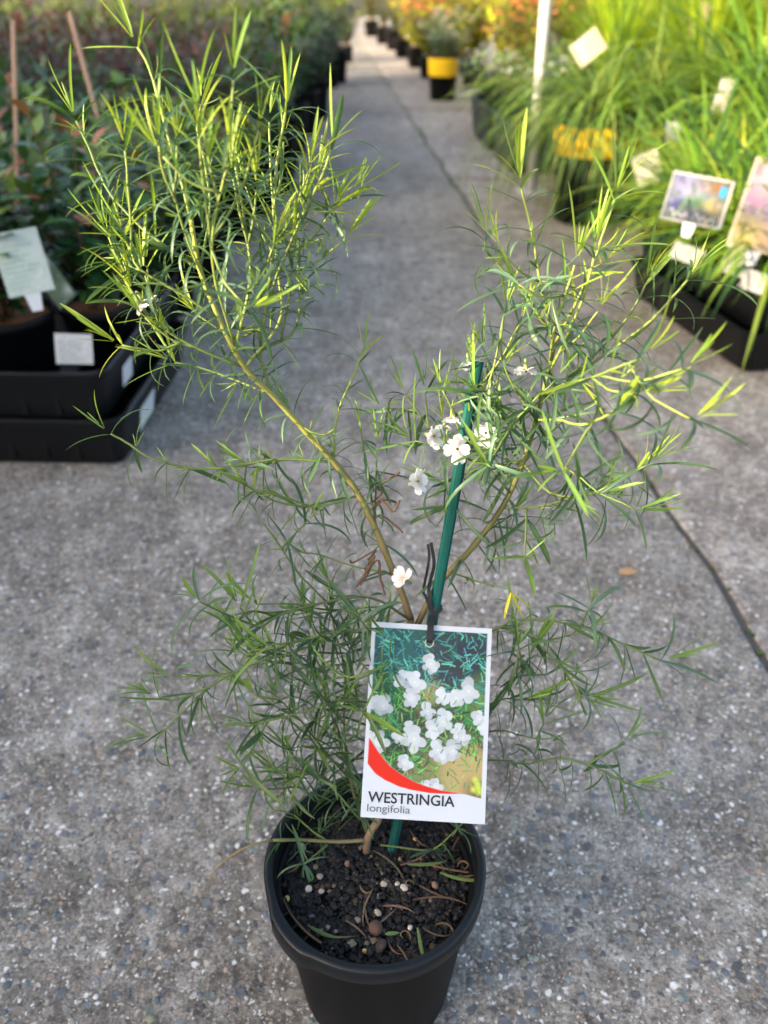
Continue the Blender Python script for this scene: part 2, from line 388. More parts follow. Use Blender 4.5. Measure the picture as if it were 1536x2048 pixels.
def grass_part(n, L, w, z0, r0, cols, lean=(.1, .9), bend=(.6, 1.8), grav=.5):
    b = MB()
    for i in range(n):
        a = random.uniform(0, 6.283); le = random.uniform(*lean); d = (math.cos(a) * math.sin(le), math.sin(a) * math.sin(le), math.cos(le))
        up = (-math.cos(a) * math.cos(le), -math.sin(a) * math.cos(le), math.sin(le))
        c = jit(random.choice(cols), .25); q = random.uniform(0, r0)
        blade(b, (q * math.cos(a), q * math.sin(a), z0), d, up, L * random.uniform(.55, 1.1), w * random.uniform(.7, 1.2), random.uniform(*bend), lerp(c, (.2, .2, .06), .15), 6, c, .3, grav)
    return b
DG = [(.022, .074, .026), (.032, .105, .030), (.052, .145, .042)]
def proto(name, pot_r, pot_h, kind, soil='soil', band=None):
    e = empty(name); link('pot', pot_mesh('pot', pot_r, pot_h), e); zs = pot_h - .014
    link('soil', soil_mesh('soil', pot_r - .0055, zs, M[soil]), e)
    if band:
        b = MB(); z0, z1, sweep = band; n = 40; V = []; rr = lambda z: pot_r * (.80 + .2 * z / pot_h) + .0022
        for i in range(n + 1):
            a = math.pi * .35 + sweep * i / n
            for z in (z0, z1): V.append((rr(z) * math.cos(a), rr(z) * math.sin(a), z))
        b.add(V, [(2 * i, 2 * i + 2, 2 * i + 3, 2 * i + 1) for i in range(n)]); b.build('label_band', M['yellow'], e)
    fl = None; gm = M['bgleaf']
    if kind == 'camellia': st, fo, fl = shrub_parts(.31, .12, zs, 12, 330, .052, .024, DG, None, 1, .7, [(.10, .15, .03), (.03, .09, .03), (.12, .20, .04), (.04, .11, .03), (.07, .15, .03), (.33, .12, .07)])
    elif kind == 'dense': st, fo, fl = shrub_parts(.34, .15, zs, 16, 520, .042, .017, DG + [(.035, .09, .03)], None, 1, .7, [(.10, .16, .03), (.05, .12, .03)])
    elif kind == 'nandina': st, fo, fl = shrub_parts(.42, .19, zs, 18, 620, .045, .011, [(.11, .045, .03), (.16, .055, .04), (.07, .065, .03), (.05, .065, .025)], None, 1, .8, [(.16, .06, .045), (.10, .07, .04)], True, (.09, .05, .035))
    elif kind == 'redleaf': st, fo, fl = shrub_parts(.42, .16, zs, 14, 420, .05, .02, [(.06, .09, .03), (.04, .08, .03)], None, 1, .7, [(.42, .09, .08), (.35, .14, .10)])
    elif kind == 'lime': st, fo, fl = shrub_parts(.20, .14, zs, 18, 560, .024, .012, [(.12, .19, .025), (.16, .23, .03), (.08, .14, .03)], None, 1, .6, [(.24, .30, .04)])
    elif kind == 'tall': st, fo, fl = shrub_parts(.62, .24, zs, 22, 900, .05, .020, [(.035, .10, .022), (.055, .135, .026), (.022, .065, .02)], None, 1, .7, [(.24, .28, .03), (.12, .19, .03)])
    elif kind == 'gold': st, fo, fl = shrub_parts(.60, .27, zs, 24, 1150, .060, .030, [(.26, .28, .02), (.16, .23, .025), (.36, .32, .03)], None, 1, .7, [(.60, .50, .05), (.46, .46, .04)])
    elif kind == 'purple': st, fo, fl = shrub_parts(.30, .13, zs, 12, 300, .04, .015, [(.04, .10, .04), (.06, .13, .05)], ((.07, .025, .22), .017, 3), 1)
    elif kind == 'white': st, fo, fl = shrub_parts(.26, .16, zs, 14, 380, .05, .016, [(.06, .13, .05), (.09, .17, .06)], ((.75, .74, .72), .015, 3), 1)
    elif kind == 'orange': st, fo, fl = shrub_parts(.52, .24, zs, 18, 800, .055, .024, [(.18, .24, .03), (.30, .28, .03), (.10, .16, .03)], ((.85, .34, .13), .036, 5), 1)
    elif kind == 'pink': st, fo, fl = shrub_parts(.50, .2, zs, 14, 420, .045, .018, [(.05, .10, .03), (.10, .14, .03)], ((.55, .10, .22), .022, 3), 1)
    else:
        gm = M['grass']; st = None
        if kind == 'fine': fo = grass_part(300, .56, .0058, zs, .055, [(.07, .165, .03), (.14, .27, .045), (.02, .06, .018), (.28, .38, .08)], (.05, 1.0), (.8, 2.2), .9)
        elif kind == 'broad': fo = grass_part(190, .42, .010, zs, .035, [(.09, .22, .035), (.17, .33, .035), (.04, .12, .03), (.36, .46, .06)], (.05, .95), (.4, 1.5), .5)
        elif kind == 'upright': fo = grass_part(320, .40, .0055, zs, .035, [(.22, .34, .02), (.32, .42, .025), (.10, .21, .025)], (.02, .55), (.1, .7), .2)
    if st: st.build('stem', M['stem'], e)
    tag(fo.build('foliage', gm, e), kind='stuff')
    if fl: tag(fl.build('flowers', M['petal'], e), kind='stuff')
    return e
PR = {}
def plant(kind, x, y, z=0, s=1.0, label='', cat='plant', group=None, name='potted_shrub', pot=(.075, .15), soil='soil', band=None, rz=None, var=0):
    key = (kind, pot, soil, band, var)
    if key not in PR: PR[key] = proto(name, pot[0], pot[1], kind, soil, band); o = PR[key]
    else: o = copy_tree(PR[key])
    o.name = name
    o.location = (x, y, z); o.scale = (s, s, s); o.rotation_euler = (0, 0, random.uniform(0, 6.28) if rz is None else rz)
    for k in ('group',):
        if k in o: del o[k]
    tag(o, label, cat, group); return o

# ---- trays
def tray(loc, rz, L, W_, h, label, stickers=()):
    """open nursery tray: floor, four tapering walls, rolled rim, corner posts"""
    e = empty('nursery_tray', loc, rz); tag(e, label, 'tray'); b = MB(); t = .012
    o0 = [(t, t), (L - t, t), (L - t, W_ - t), (t, W_ - t)]; o1 = [(0, 0), (L, 0), (L, W_), (0, W_)]
    def rr(pts, z, r=.02, inset=0.0):
        out = []
        cx = sum(p[0] for p in pts) / 4; cy = sum(p[1] for p in pts) / 4
        for i, (x, y) in enumerate(pts):
            x += inset if x < cx else -inset; y += inset if y < cy else -inset
            sx = 1 if x < cx else -1; sy = 1 if y < cy else -1; c = (x + sx * r, y + sy * r); a0 = [math.pi, 1.5 * math.pi, 0, .5 * math.pi][i]
            for k in range(5): a = a0 + k * math.pi / 8; out.append((c[0] + r * math.cos(a), c[1] + r * math.sin(a), z))
        return out
    rings = [rr(o0, .003, .02, .012), rr(o0, 0, .02, .004), rr(o0, .004, .02), rr(o1, h - .014, .024), rr(o1, h - .012, .026, -.006), rr(o1, h - .002, .026, -.007), rr(o1, h, .026, -.004), rr(o1, h, .024, .001), rr(o1, h - .008, .022, .004), rr(o0, .006, .02, .003)]
    V = [v for q in rings for v in q]; k = 20
    Fc = [(i * k + j, i * k + (j + 1) % k, (i + 1) * k + (j + 1) % k, (i + 1) * k + j) for i in range(len(rings) - 1) for j in range(k)]
    Fc += [tuple(range(k))[::-1], tuple(range((len(rings) - 1) * k, len(rings) * k))]
    b.add(V, Fc); b.build('shell', M['tray'], e, False)
    rb = MB(); box(rb, -.004, .004, t * .45, t + .002, .012, h - .02); rb = rb.mesh('rib', M['tray'], False)
    for i in range(7): link('rib', rb, e).location.x = L * (i + .5) / 7
    for (side, a0, a1, z0, z1, sk) in stickers:     # paper stickers on the sloping wall
        s = MB(); off = lambda z: t * (1 - z / h) - .0012
        if side == 'x1': V = [(L - off(z0), a0, z0), (L - off(z0), a1, z0), (L - off(z1), a1 + sk, z1), (L - off(z1), a0 + sk, z1)]
        elif side == 'x0': V = [(off(z0), a0, z0), (off(z0), a1, z0), (off(z1), a1 + sk, z1), (off(z1), a0 + sk, z1)]
        else: V = [(a0, off(z0), z0), (a1, off(z0), z0), (a1 + sk, off(z1), z1), (a0 + sk, off(z1), z1)]
        s.add(V, [(0, 1, 2, 3)]); s.build('sticker', M['sticker'], e, False)
    return e
cL = G(262, 930)
tray((cL.x - .36, cL.y, 0), R(-2), .36, .42, .085, 'black plastic nursery tray on the concrete under another tray, square white sticker on its side', [('x1', .10, .185, .012, .072, .012)])
tray((cL.x - .372, cL.y - .005, .080), R(-2), .36, .42, .084, 'black plastic nursery tray stacked on top, holding two pots of dark glossy shrubs', [('x1', .10, .15, .015, .07, .0)])

# ---- flat printed labels
class Card:
    """a small grid of colours, used as the print on a plastic label"""
    def __init__(s, w, h, nx, ny, base):
        s.w, s.h, s.nx, s.ny = w, h, nx, ny
        s.X, s.Y = np.meshgrid((np.arange(nx) + .5) / nx * w, (np.arange(ny) + .5) / ny * h); s.C = np.ones((ny, nx, 3)) * np.array(base); s.px = w / nx
    def put(s, m, col): m = np.clip(m, 0, 1)[..., None]; s.C = s.C * (1 - m) + np.array(col) * m
    def disc(s, x, y, r, col, soft=None, ax=1.0, rot=0, k=1.0):
        dx, dy = s.X - x, s.Y - y; c, d = math.cos(rot), math.sin(rot); u = (dx * c + dy * d) / ax; v = -dx * d + dy * c
        s.put((r - np.hypot(u, v)) / (soft or s.px) + .5 if not soft else np.clip(1.2 - np.hypot(u, v) / r, 0, 1) ** soft * k, col)
    def seg(s, x0, y0, x1, y1, w, col, k=1.0):
        dx, dy = x1 - x0, y1 - y0; t = np.clip(((s.X - x0) * dx + (s.Y - y0) * dy) / (dx * dx + dy * dy + 1e-9), 0, 1)
        s.put(((w / 2 - np.hypot(s.X - x0 - t * dx, s.Y - y0 - t * dy)) / s.px + .5) * k, col)
    def flower(s, x, y, r, rot=0, col=(.74, .78, .84)):
        for a, l_, w_ in ((78, .56, .40), (118, .52, .42), (205, .6, .33), (335, .55, .36), (262, .66, .34), (285, .6, .28)):
            a = R(a + random.uniform(-9, 9)) + rot; q = random.uniform(.72, 1.06); s.disc(x + math.cos(a) * r * l_, y + math.sin(a) * r * l_, r * w_ * random.uniform(.8, 1.1), tuple(k * q for k in col), None, random.uniform(.85, 1.3), a)
        s.disc(x, y, r * .45, col); s.disc(x, y - r * .05, r * .16, (.62, .60, .42), 1.5)
    def build(s, name, mat, z=0):
        nx, ny = s.nx, s.ny; b = MB(); gx, gy = np.meshgrid(np.arange(nx + 1) / nx * s.w, np.arange(ny + 1) / ny * s.h)
        V = np.stack([gx.ravel(), gy.ravel(), np.full(gx.size, z)], 1)
        Cp = np.pad(s.C, ((0, 1), (0, 1), (0, 0)), mode='edge').reshape(-1, 3)
        Fc = [(j * (nx + 1) + i, j * (nx + 1) + i + 1, (j + 1) * (nx + 1) + i + 1, (j + 1) * (nx + 1) + i) for j in range(ny) for i in range(nx)]
        b.add(V, Fc, Cp); return b.mesh(name, mat, False)
def label_thing(name, w, h, print_mesh, mw, label, prong=True, back=M['white'], group=None):
    e = link(name, None); e.matrix_basis = mw; tag(e, label, 'plant label', group)
    b = MB(); box(b, 0, w, 0, h, -.0008, 0); b.build('card', back, e, False)
    if print_mesh: o = link('print', print_mesh, e); o.location = (0, 0, .0004)
    if prong:
        b = MB(); c = w * .5
        q = [(c - .011, .0), (c - .007, -.024), (c + .007, -.024), (c + .011, .0)]
        b.add([(x, y, z) for z in (-.0007, -.0001) for (x, y) in q], [(3, 2, 1, 0), (4, 5, 6, 7)] + [(i, (i + 1) % 4, 4 + (i + 1) % 4, 4 + i) for i in range(4)]); b.build('prong', back, e, False)
    return e
def facing(px, py, zc, roll=0, yaw=0, tilt=0, w=0, h=0):
    """frame at a place, card upright-ish, turned towards the path; origin at the card's lower left corner"""
    p = P(px, py, zc); m = Matrix.Translation(p) @ Matrix.Rotation(R(yaw), 4, 'Z') @ Matrix.Rotation(R(90 - tilt), 4, 'X') @ Matrix.Rotation(R(roll), 4, 'Z')
    return m @ Matrix.Translation((-w / 2, -h / 2, 0))

# ---- left bed
pA = G(2, 618, .215); pB = G(191, 601, .205)
plant('camellia', pA.x, pA.y, .084, 1.0, 'dark glossy shrub in wide black pot topped with brown bark', 'shrub', pot=(.078, .13), soil='bark')
plant('camellia', pB.x, pB.y, .084, 1.0, 'dark glossy shrub with orange bud, in small black pot beside the bark-topped pot', 'shrub', pot=(.060, .12), soil='bark', rz=1.0)
# white sticker on that pot
def cane(a, b, r, label):
    m = MB(); n = 9; pts = [Vector(a).lerp(Vector(b), i / (n - 1)) for i in range(n)]
    tube(m, pts, [r * (1.06 if i % 3 == 0 else .97) for i in range(n)], 8); tag(m.build('bamboo_cane', M['cane']), label, 'cane')
cane(P(36, 420, 1.55), P(26, 42, 1.50), .0042, 'pinkish bamboo cane standing upright in the dark glossy shrubs')
cane(P(235, 380, 1.75), P(138, 24, 1.72), .0045, 'pinkish bamboo cane leaning out of the dark glossy shrubs')
# more stock behind, row after row
EDGE_L = lambda y: -.40 + .018 * (y - 1.1)
rows = [(1.62, 'camellia'), (1.86, 'dense'), (2.12, 'camellia'), (2.42, 'lime'), (2.72, 'dense'), (3.05, 'nandina'), (3.4, 'nandina'), (3.8, 'nandina'), (4.25, 'tall'), (4.8, 'tall'), (5.4, 'tall'), (6.1, 'tall'), (6.9, 'tall'), (7.9, 'tall')]
LBL = {'camellia': ('dark glossy shrub in the rows behind the stacked trays', 'dark glossy shrubs in rows'),
       'dense': ('bushy deep green shrub in black pot among the rows', 'bushy deep green shrubs'),
       'lime': ('low lime green bush in black pot between darker shrubs', 'low lime green bushes'),
       'nandina': ('feathery reddish brown shrub in black pot', 'reddish brown shrubs'),
       'tall': ('tall leafy green shrub at the back of the bed', 'tall green shrubs behind the brown ones')}
ORD = ['first', 'second', 'third', 'fourth', 'fifth', 'sixth', 'seventh', 'eighth', 'ninth', 'tenth', 'eleventh', 'twelfth', 'thirteenth', 'fourteenth', 'fifteenth']
KN = {'camellia': 'dark glossy shrub', 'dense': 'bushy deep green shrub', 'lime': 'low lime green bush', 'nandina': 'feathery reddish brown shrub', 'tall': 'tall leafy green shrub'}
for ri, (y, k) in enumerate(rows):
    sp = .17 + .045 * (y - 1.6); x = EDGE_L(y) - (.09 if y < 2.6 else .035); xmax = .4655 * (y * .836 + .36) + .15; i = 0
    while -x < xmax:
        kk = k; s = random.uniform(.88, 1.1)
        if k == 'nandina' and i == 0: kk = 'dense'; s = 1.2
        if k == 'lime' and i not in (0, 1, 2): kk = 'dense'
        if k == 'tall': s *= .74
        if k == 'tall' and i == 0: kk = random.choice(('dense', 'dense', 'tall')); s = 1.15 if kk == 'dense' else .78
        if not (y == 6.9 and i == 0) and not (y == 1.62 and i > 1) and not (y == 3.4 and i == 4):
            plant(kk, x + random.uniform(-.02, .02), y + random.uniform(-.04, .04), 0, s, f'{KN[kk]}, {ORD[i]} from the path in the {ORD[ri]} row behind the trays', 'shrub', LBL[kk][1], pot=(.075, .16))
        x -= sp * random.uniform(.9, 1.15); i += 1
pp = G(688, 165); plant('purple', pp.x - .06, pp.y, 0, 1.25, 'small shrub with deep purple flowers at the edge of the path', 'shrub', pot=(.075, .16))
pr = P(110, 170, 3.3); plant('redleaf', pr.x, pr.y, 0, 1.05, 'shrub with bright red new leaves among the brown shrubs', 'shrub', pot=(.075, .16))

# ---- right bed
cR = G(1480, 752); eR = G(1272, 600); rzR = math.atan2(eR.y - cR.y, eR.x - cR.x) - math.pi / 2
tray((cR.x, cR.y, 0), rzR, .42, .50, .085, 'black plastic nursery tray lying on the worn concrete strip, under the tray of strappy grasses')
tray((cR.x + .006, cR.y + .006, .080), rzR, .42, .50, .084, 'black plastic nursery tray holding strappy grasses with picture labels')
TR = Matrix.Translation((cR.x, cR.y, 0)) @ Matrix.Rotation(rzR, 4, 'Z')
for i, (u, v) in enumerate(((.09, .10), (.24, .11), (.09, .25), (.24, .26), (.09, .40), (.24, .41), (.37, .2), (.37, .37))):
    p = TR @ Vector((u, v, 0)); plant('broad', p.x, p.y, .086, random.uniform(.78, .92), 'strappy green grass in black pot standing in the tray', 'grass', 'grasses standing in the tray', 'potted_grass', (.065, .13), var=i % 2)
# pots further back on the right
def grass(kind, px, py, z, s, lab, grp=None, pot=(.075, .16), band=None, rz=None, var=0, off=(0, 0)):
    p = G(px, py, 0); return plant(kind, p.x + off[0], p.y + off[1], z, s, lab, 'grass', grp, 'potted_grass', pot, 'soil', band, rz, var)
BAND = (.185, .262, 6.2)
grass('fine', 1172, 438, 0, 1.05, 'fine drooping grass in big black pot with yellow label band, next to the metal post', None, (.12, .27), BAND, R(0))
grass('fine', 1262, 428, 0, 1.05, 'fine drooping grass in big black pot with yellow label band, touching the strappy grasses', None, (.12, .27), BAND, R(10), 1)
grass('fine', 1185, 385, 0, .95, 'fine drooping grass in black pot right behind the metal post', None, (.11, .25), None, None, 1)
for i, (x, y, k, s) in enumerate(((.98, 2.15, 'broad', 1.15), (1.2, 2.2, 'broad', 1.2), (1.0, 2.45, 'broad', 1.25), (1.25, 2.5, 'broad', 1.3), (1.5, 2.45, 'broad', 1.3), (1.12, 1.95, 'broad', 1.1))):
    plant(k, x, y, .05 if y < 2.3 else .1, s, 'broad strappy green grass crowding the bed behind the tray', 'grass', 'broad grasses behind the tray', 'potted_grass', (.085, .17), var=i % 2)
for i, (x, y, s) in enumerate(((1.02, 2.95, 1.2), (1.35, 2.9, 1.25), (.80, 3.15, 1.15), (1.15, 3.3, 1.3), (1.5, 3.3, 1.3), (.92, 3.6, 1.3), (1.75, 3.0, 1.3))):
    plant('upright', x, y, .1, s, 'upright yellow green grass tuft in sunlight', 'grass', 'upright yellow green grasses', 'potted_grass', (.085, .17), var=i % 2)
EDGE_R = lambda y: .48 - .077 * (y - 3.06)
RIGHT = ((.19, 3.5, 'white', 1.0), (.48, 3.6, 'fine', .9), (.19, 4.0, 'dense', .8), (.13, 4.45, 'white', .9), (.42, 4.2, 'dense', .9), (.68, 4.0, 'gold', .8), (.95, 4.2, 'upright', 1.4), (1.3, 4.3, 'gold', .85),
        (.42, 4.8, 'orange', .95), (.72, 4.8, 'gold', 1.0), (1.05, 5.0, 'upright', 1.6), (1.45, 5.0, 'gold', 1.1), (.45, 5.5, 'gold', .95), (.8, 5.5, 'orange', 1.1), (1.2, 5.7, 'gold', 1.1), (1.7, 5.8, 'gold', 1.1),
        (.14, 6.0, 'white', .9), (.36, 6.2, 'gold', .95), (.72, 6.3, 'orange', 1.1), (1.1, 6.5, 'gold', 1.2), (.12, 6.7, 'orange', .8), (.45, 6.9, 'gold', 1.1), (.85, 7.2, 'orange', 1.1), (.12, 7.5, 'gold', .9), (.5, 7.8, 'gold', 1.2), (.95, 8.0, 'gold', 1.3),
        (.10, 8.4, 'pink', .9), (.10, 9.2, 'dense', 1.1), (.4, 9.0, 'gold', 1.3), (.05, 10, 'pink', 1.0), (.5, 10.2, 'tall', 1.1), (0, 11.2, 'tall', 1), (-.35, 12.3, 'tall', 1.1), (-.75, 12.6, 'tall', 1.1), (-1.2, 12.4, 'tall', 1.1))
SEEN = {}
for i, (dx, y, k, s) in enumerate(RIGHT):
    T = {'white': ('leafy white flowering plant', 'plant', 'white flowering plants by the path'), 'fine': ('fine drooping grass', 'grass', None),
         'dense': ('deep green bush', 'shrub', 'deep green bushes by the paving'), 'gold': ('golden yellow leafed shrub', 'shrub', 'golden shrubs in the sun'),
         'orange': ('orange flowering shrub', 'shrub', 'orange flowering shrubs'), 'pink': ('pink flowering shrub', 'shrub', 'pink flowering shrubs'),
         'upright': ('tall upright grass tuft', 'grass', 'tall tufts among golden shrubs'), 'tall': ('leafy green shrub', 'shrub', 'green shrubs closing off the path')}[k]
    SEEN[k] = SEEN.get(k, 0) + 1; deep = 'at the path edge' if dx < .2 else 'one pot in from the path' if dx < .55 else 'deep in the bed'
    T = (f'{ORD[SEEN[k] - 1]} {T[0]} past the metal post, {deep}', T[1], T[2])
    plant(k, EDGE_R(y) + dx, y, 0, s, T[0], T[1], T[2], 'potted_grass' if T[1] == 'grass' else 'potted_shrub', (.11, .25) if k == 'fine' else (.085, .17) if k == 'upright' else (.09, .16), var=i % 2 if k in ('fine', 'gold') else 0)
yp = G(886, 203); plant('white', yp.x, yp.y + .08, 0, 1.0, 'white flowering plant in black pot with a bright yellow band at the path edge', 'plant', None, 'potted_shrub', (.092, .24), 'soil', (.13, .225, 6.2), R(0))
for (y0_, nm) in ((3.30, 'nearest the metal post'), (3.80, 'next along from the metal post')):
    tray((EDGE_R(y0_) + .015, y0_, 0), R(4), .34, .44, .17, 'deep black crate of potted plants at the path edge, ' + nm)
# metal post
b = MB(); p0 = G(1062, 385); p1 = P(1093, 0, 2.60); p1 = p0 + (p1 - p0) * 2.6
tube(b, [p0, p0.lerp(p1, .5), p1], .019, 16); pe = empty('metal_post', (0, 0, 0)); tag(pe, 'pale galvanised metal post rising from the grasses', 'post'); b.build('shaft', M['post'], pe)
b = MB(); box(b, p0.x - .05, p0.x + .05, p0.y - .05, p0.y + .05, 0, .006); b.build('base_plate', M['post'], pe, False)

# ---- labels standing in the beds
def picture(w, h, nx, ny, base, blobs, border=(.62, .60, .62), bw=.05, extra=None, dim=1.0):
    c = Card(w, h, nx, ny, base)
    for (x, y, r, col) in blobs: c.disc(x * w, y * h, r * w, col, 1.2, random.uniform(1, 1.8), random.uniform(-.5, .5))
    for _ in range(120): c.disc(random.random() * w, random.random() * h, random.uniform(.015, .05) * w, tuple(np.clip(c.C[random.randrange(ny), random.randrange(nx)] * random.uniform(.7, 1.4), 0, 1)), 1.0, 1.5, random.random() * 3, .6)
    if extra: extra(c)
    e = np.minimum(np.minimum(c.X, w - c.X), np.minimum(c.Y, h - c.Y)); c.put((bw * w * .5 - e) / c.px + .5, border); c.C *= dim; return c
def blue_extra(c):
    w, h = c.w, c.h
    c.disc(.88 * w, .78 * h, .055 * w, (.02, .33, .72)); c.seg(.88 * w, .70 * h, .88 * w, .82 * h, .10 * w, (.02, .33, .72))
    for x0 in (.12, .55):                                  # white script line across the foot of the picture
        q = [(x0 + .045 * i, .16 + .05 * math.sin(i * 2.3 + x0) - .02 * x0 + (.06 if i in (0, 1) else 0)) for i in range(8)]
        for (a, b_) in zip(q, q[1:]): c.seg(a[0] * w, a[1] * h, b_[0] * w, b_[1] * h, .012 * w, (.72, .72, .78))
w, h = .106, .084
pm = picture(w, h, 60, 46, (.10, .13, .12), [(.2, .85, .14, (.22, .22, .50)), (.45, .62, .3, (.33, .34, .58)), (.75, .85, .2, (.25, .12, .04)), (.5, .42, .22, (.06, .20, .04)), (.22, .34, .13, (.05, .05, .25)), (.8, .38, .17, (.55, .40, .10)), (.45, .12, .3, (.03, .04, .09)), (.75, .1, .25, (.03, .05, .06))], extra=blue_extra, dim=.55).build('print', M['print'])
label_thing('plant_label', w, h, pm, facing(1394, 400, 1.47, -7, -18, 28, w, h), 'landscape picture label with purple flowers, blue tag shape and white script')
w, h = .10, .15
pm = picture(w, h, 50, 75, (.25, .20, .33), [(.28, .62, .22, (.60, .22, .42)), (.6, .6, .3, (.33, .27, .50)), (.25, .25, .25, (.06, .22, .05)), (.75, .3, .25, (.28, .25, .35)), (.8, .55, .14, (.03, .10, .06)), (.5, .88, .4, (.55, .55, .62)), (.3, .08, .5, (.62, .45, .16))], border=(.72, .62, .46), bw=.12, dim=.36,  # warm border colour includes the sunlight falling on the card
    extra=lambda c: [c.seg(.10 * c.w, (.82 + .028 * i) * c.h, .17 * c.w, (.83 + .028 * i) * c.h, .02 * c.w, (.5, .12, .12)) for i in range(5)] + [c.seg((.33 + .07 * i) * c.w, .845 * c.h, (.33 + .07 * i) * c.w, (.885 if i % 2 else .87) * c.h, .022 * c.w, (.2, .2, .25)) for i in range(8)]).build('print', M['print'])
label_thing('plant_label', w, h, pm, facing(1541, 415, 1.42, -7, -22, 22, w, h), 'tall picture label with pink and lilac flowers and border painted in a warm sunlit tone')
def small_card(px, py, zc, w, h, roll, yaw, tilt, label, cols=((.70, .70, .68),), prong=False, text=None):
    def lines(c):
        if not text: return
        n = 9
        for i in range(n): c.seg(.14 * c.w, (.14 + .72 * i / n) * c.h, random.uniform(.5, .86) * c.w, (.14 + .72 * i / n) * c.h, .022 * c.h, text, .75)
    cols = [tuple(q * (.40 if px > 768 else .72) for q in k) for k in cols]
    c = picture(w, h, 24, 36, cols[0], [(random.random(), random.random(), .3, k) for k in cols for _ in range(3)], border=tuple(min(.45, q) for q in cols[0]), bw=.1, extra=lines)
    label_thing('plant_label', w, h, c.build('print', M['print']), facing(px, py, zc, roll, yaw, tilt, w, h), label, prong)
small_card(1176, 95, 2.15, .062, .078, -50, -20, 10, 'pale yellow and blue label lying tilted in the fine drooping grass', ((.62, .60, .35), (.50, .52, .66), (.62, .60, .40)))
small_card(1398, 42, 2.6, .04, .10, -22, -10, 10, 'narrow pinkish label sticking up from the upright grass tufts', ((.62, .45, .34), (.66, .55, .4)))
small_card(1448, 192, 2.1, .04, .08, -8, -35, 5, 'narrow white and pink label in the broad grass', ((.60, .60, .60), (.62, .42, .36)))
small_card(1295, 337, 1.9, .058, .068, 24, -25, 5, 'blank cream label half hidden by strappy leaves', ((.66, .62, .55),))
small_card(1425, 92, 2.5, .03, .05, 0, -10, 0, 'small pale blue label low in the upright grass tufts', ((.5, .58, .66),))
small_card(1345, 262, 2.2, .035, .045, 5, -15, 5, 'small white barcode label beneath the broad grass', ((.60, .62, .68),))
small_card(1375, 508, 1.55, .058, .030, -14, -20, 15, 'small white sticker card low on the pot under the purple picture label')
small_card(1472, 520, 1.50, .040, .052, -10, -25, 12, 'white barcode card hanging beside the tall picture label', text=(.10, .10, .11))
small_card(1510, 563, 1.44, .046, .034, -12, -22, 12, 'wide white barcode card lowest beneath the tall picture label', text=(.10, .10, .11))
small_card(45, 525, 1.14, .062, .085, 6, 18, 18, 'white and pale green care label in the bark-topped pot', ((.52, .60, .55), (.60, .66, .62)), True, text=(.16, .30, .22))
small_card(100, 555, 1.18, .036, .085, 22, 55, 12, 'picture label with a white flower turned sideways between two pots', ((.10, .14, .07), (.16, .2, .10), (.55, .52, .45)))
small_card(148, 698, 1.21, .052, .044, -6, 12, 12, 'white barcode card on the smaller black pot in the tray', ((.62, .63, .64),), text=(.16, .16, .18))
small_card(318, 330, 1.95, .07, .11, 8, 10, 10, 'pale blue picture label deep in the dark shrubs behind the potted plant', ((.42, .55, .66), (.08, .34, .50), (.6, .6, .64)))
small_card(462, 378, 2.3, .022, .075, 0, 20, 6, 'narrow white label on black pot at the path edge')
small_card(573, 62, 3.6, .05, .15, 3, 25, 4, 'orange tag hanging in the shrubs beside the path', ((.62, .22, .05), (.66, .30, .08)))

# ================================================================== THE MAIN POT
RZ = .145
pc = G(750, 1722, RZ); PC = Vector((pc.x, pc.y, 0)); RP = .0752
pot = empty('flower_pot', PC); tag(pot, 'round black plastic nursery pot holding the white-flowered shrub', 'pot')
def slotfn(j, a, r, z):
    d = abs((a - R(222) + math.pi) % (2 * math.pi) - math.pi)      # where the rim opens into a hand slot
    k = max(0, 1 - (d / R(24)) ** 6) if d < R(24) else 0
    if j in (5, 6, 7, 8): r += .006 * k
    if j in (7, 8): z -= .0
    return r, z
b = MB(); r = RP
lathe(b, [(0, .002), (r * .70, .002), (r * .705, 0), (r * .735, 0), (r * .745, .004), (r - .0075, RZ - .020), (r - .0072, RZ - .0165), (r - .0040, RZ - .0160), (r - .0105, RZ - .0165), (r - .0135, RZ - .035), (r * .70, .006), (0, .006)], 96); 
b.build('body', M['pot'], pot)
b = MB()
def rimfn(j, a, r, z):
    d = abs((a - R(222) + math.pi) % (2 * math.pi) - math.pi); k = 1 / (1 + math.exp((d - R(15)) / R(1.6)))
    if j in (1, 2, 3, 4, 5): r += .0025 * k
    if j in (3, 4, 5, 6): z -= .0
    if j in (1, 2): z -= .004 * k
    return r + .0003 * math.sin(5 * a), z
lathe(b, [(r - .0068, RZ - .0155), (r - .0012, RZ - .0150), (r - .0002, RZ - .0135), (r, RZ - .0015), (r - .0012, RZ - .0002), (r - .0026, RZ), (r - .0052, RZ - .0002), (r - .0062, RZ - .0018), (r - .0080, RZ - .022)], 128, fn=rimfn)
b.build('rim', M['rim'], pot)
b = MB()                                          # hand slot: a sunken ledge set in the rim, with two little cross webs
for i, a in enumerate(np.linspace(R(204), R(240), 5)):
    m4 = Matrix.Rotation(a, 4, 'Z')
    if i in (1, 2, 3): box(b, r - .0110, r + .0025, -.0006, .0006, RZ - .0060, RZ - .0008, M4=m4)
for i in range(24):
    a0, a1 = R(204 + 36 * i / 24), R(204 + 36 * (i + 1) / 24); V = []
    for a in (a0, a1):
        for (rr_, zz) in ((r - .0120, RZ - .0010), (r - .0105, RZ + .0006), (r - .0095, RZ - .0002), (r - .0098, RZ - .0075), (r - .0030, RZ - .0080)): V.append((rr_ * math.cos(a), rr_ * math.sin(a), zz))
    b.add(V, [(k, k + 1, 5 + k + 1, 5 + k) for k in range(4)])
b.build('hand_slot', M['pot'], pot, False)
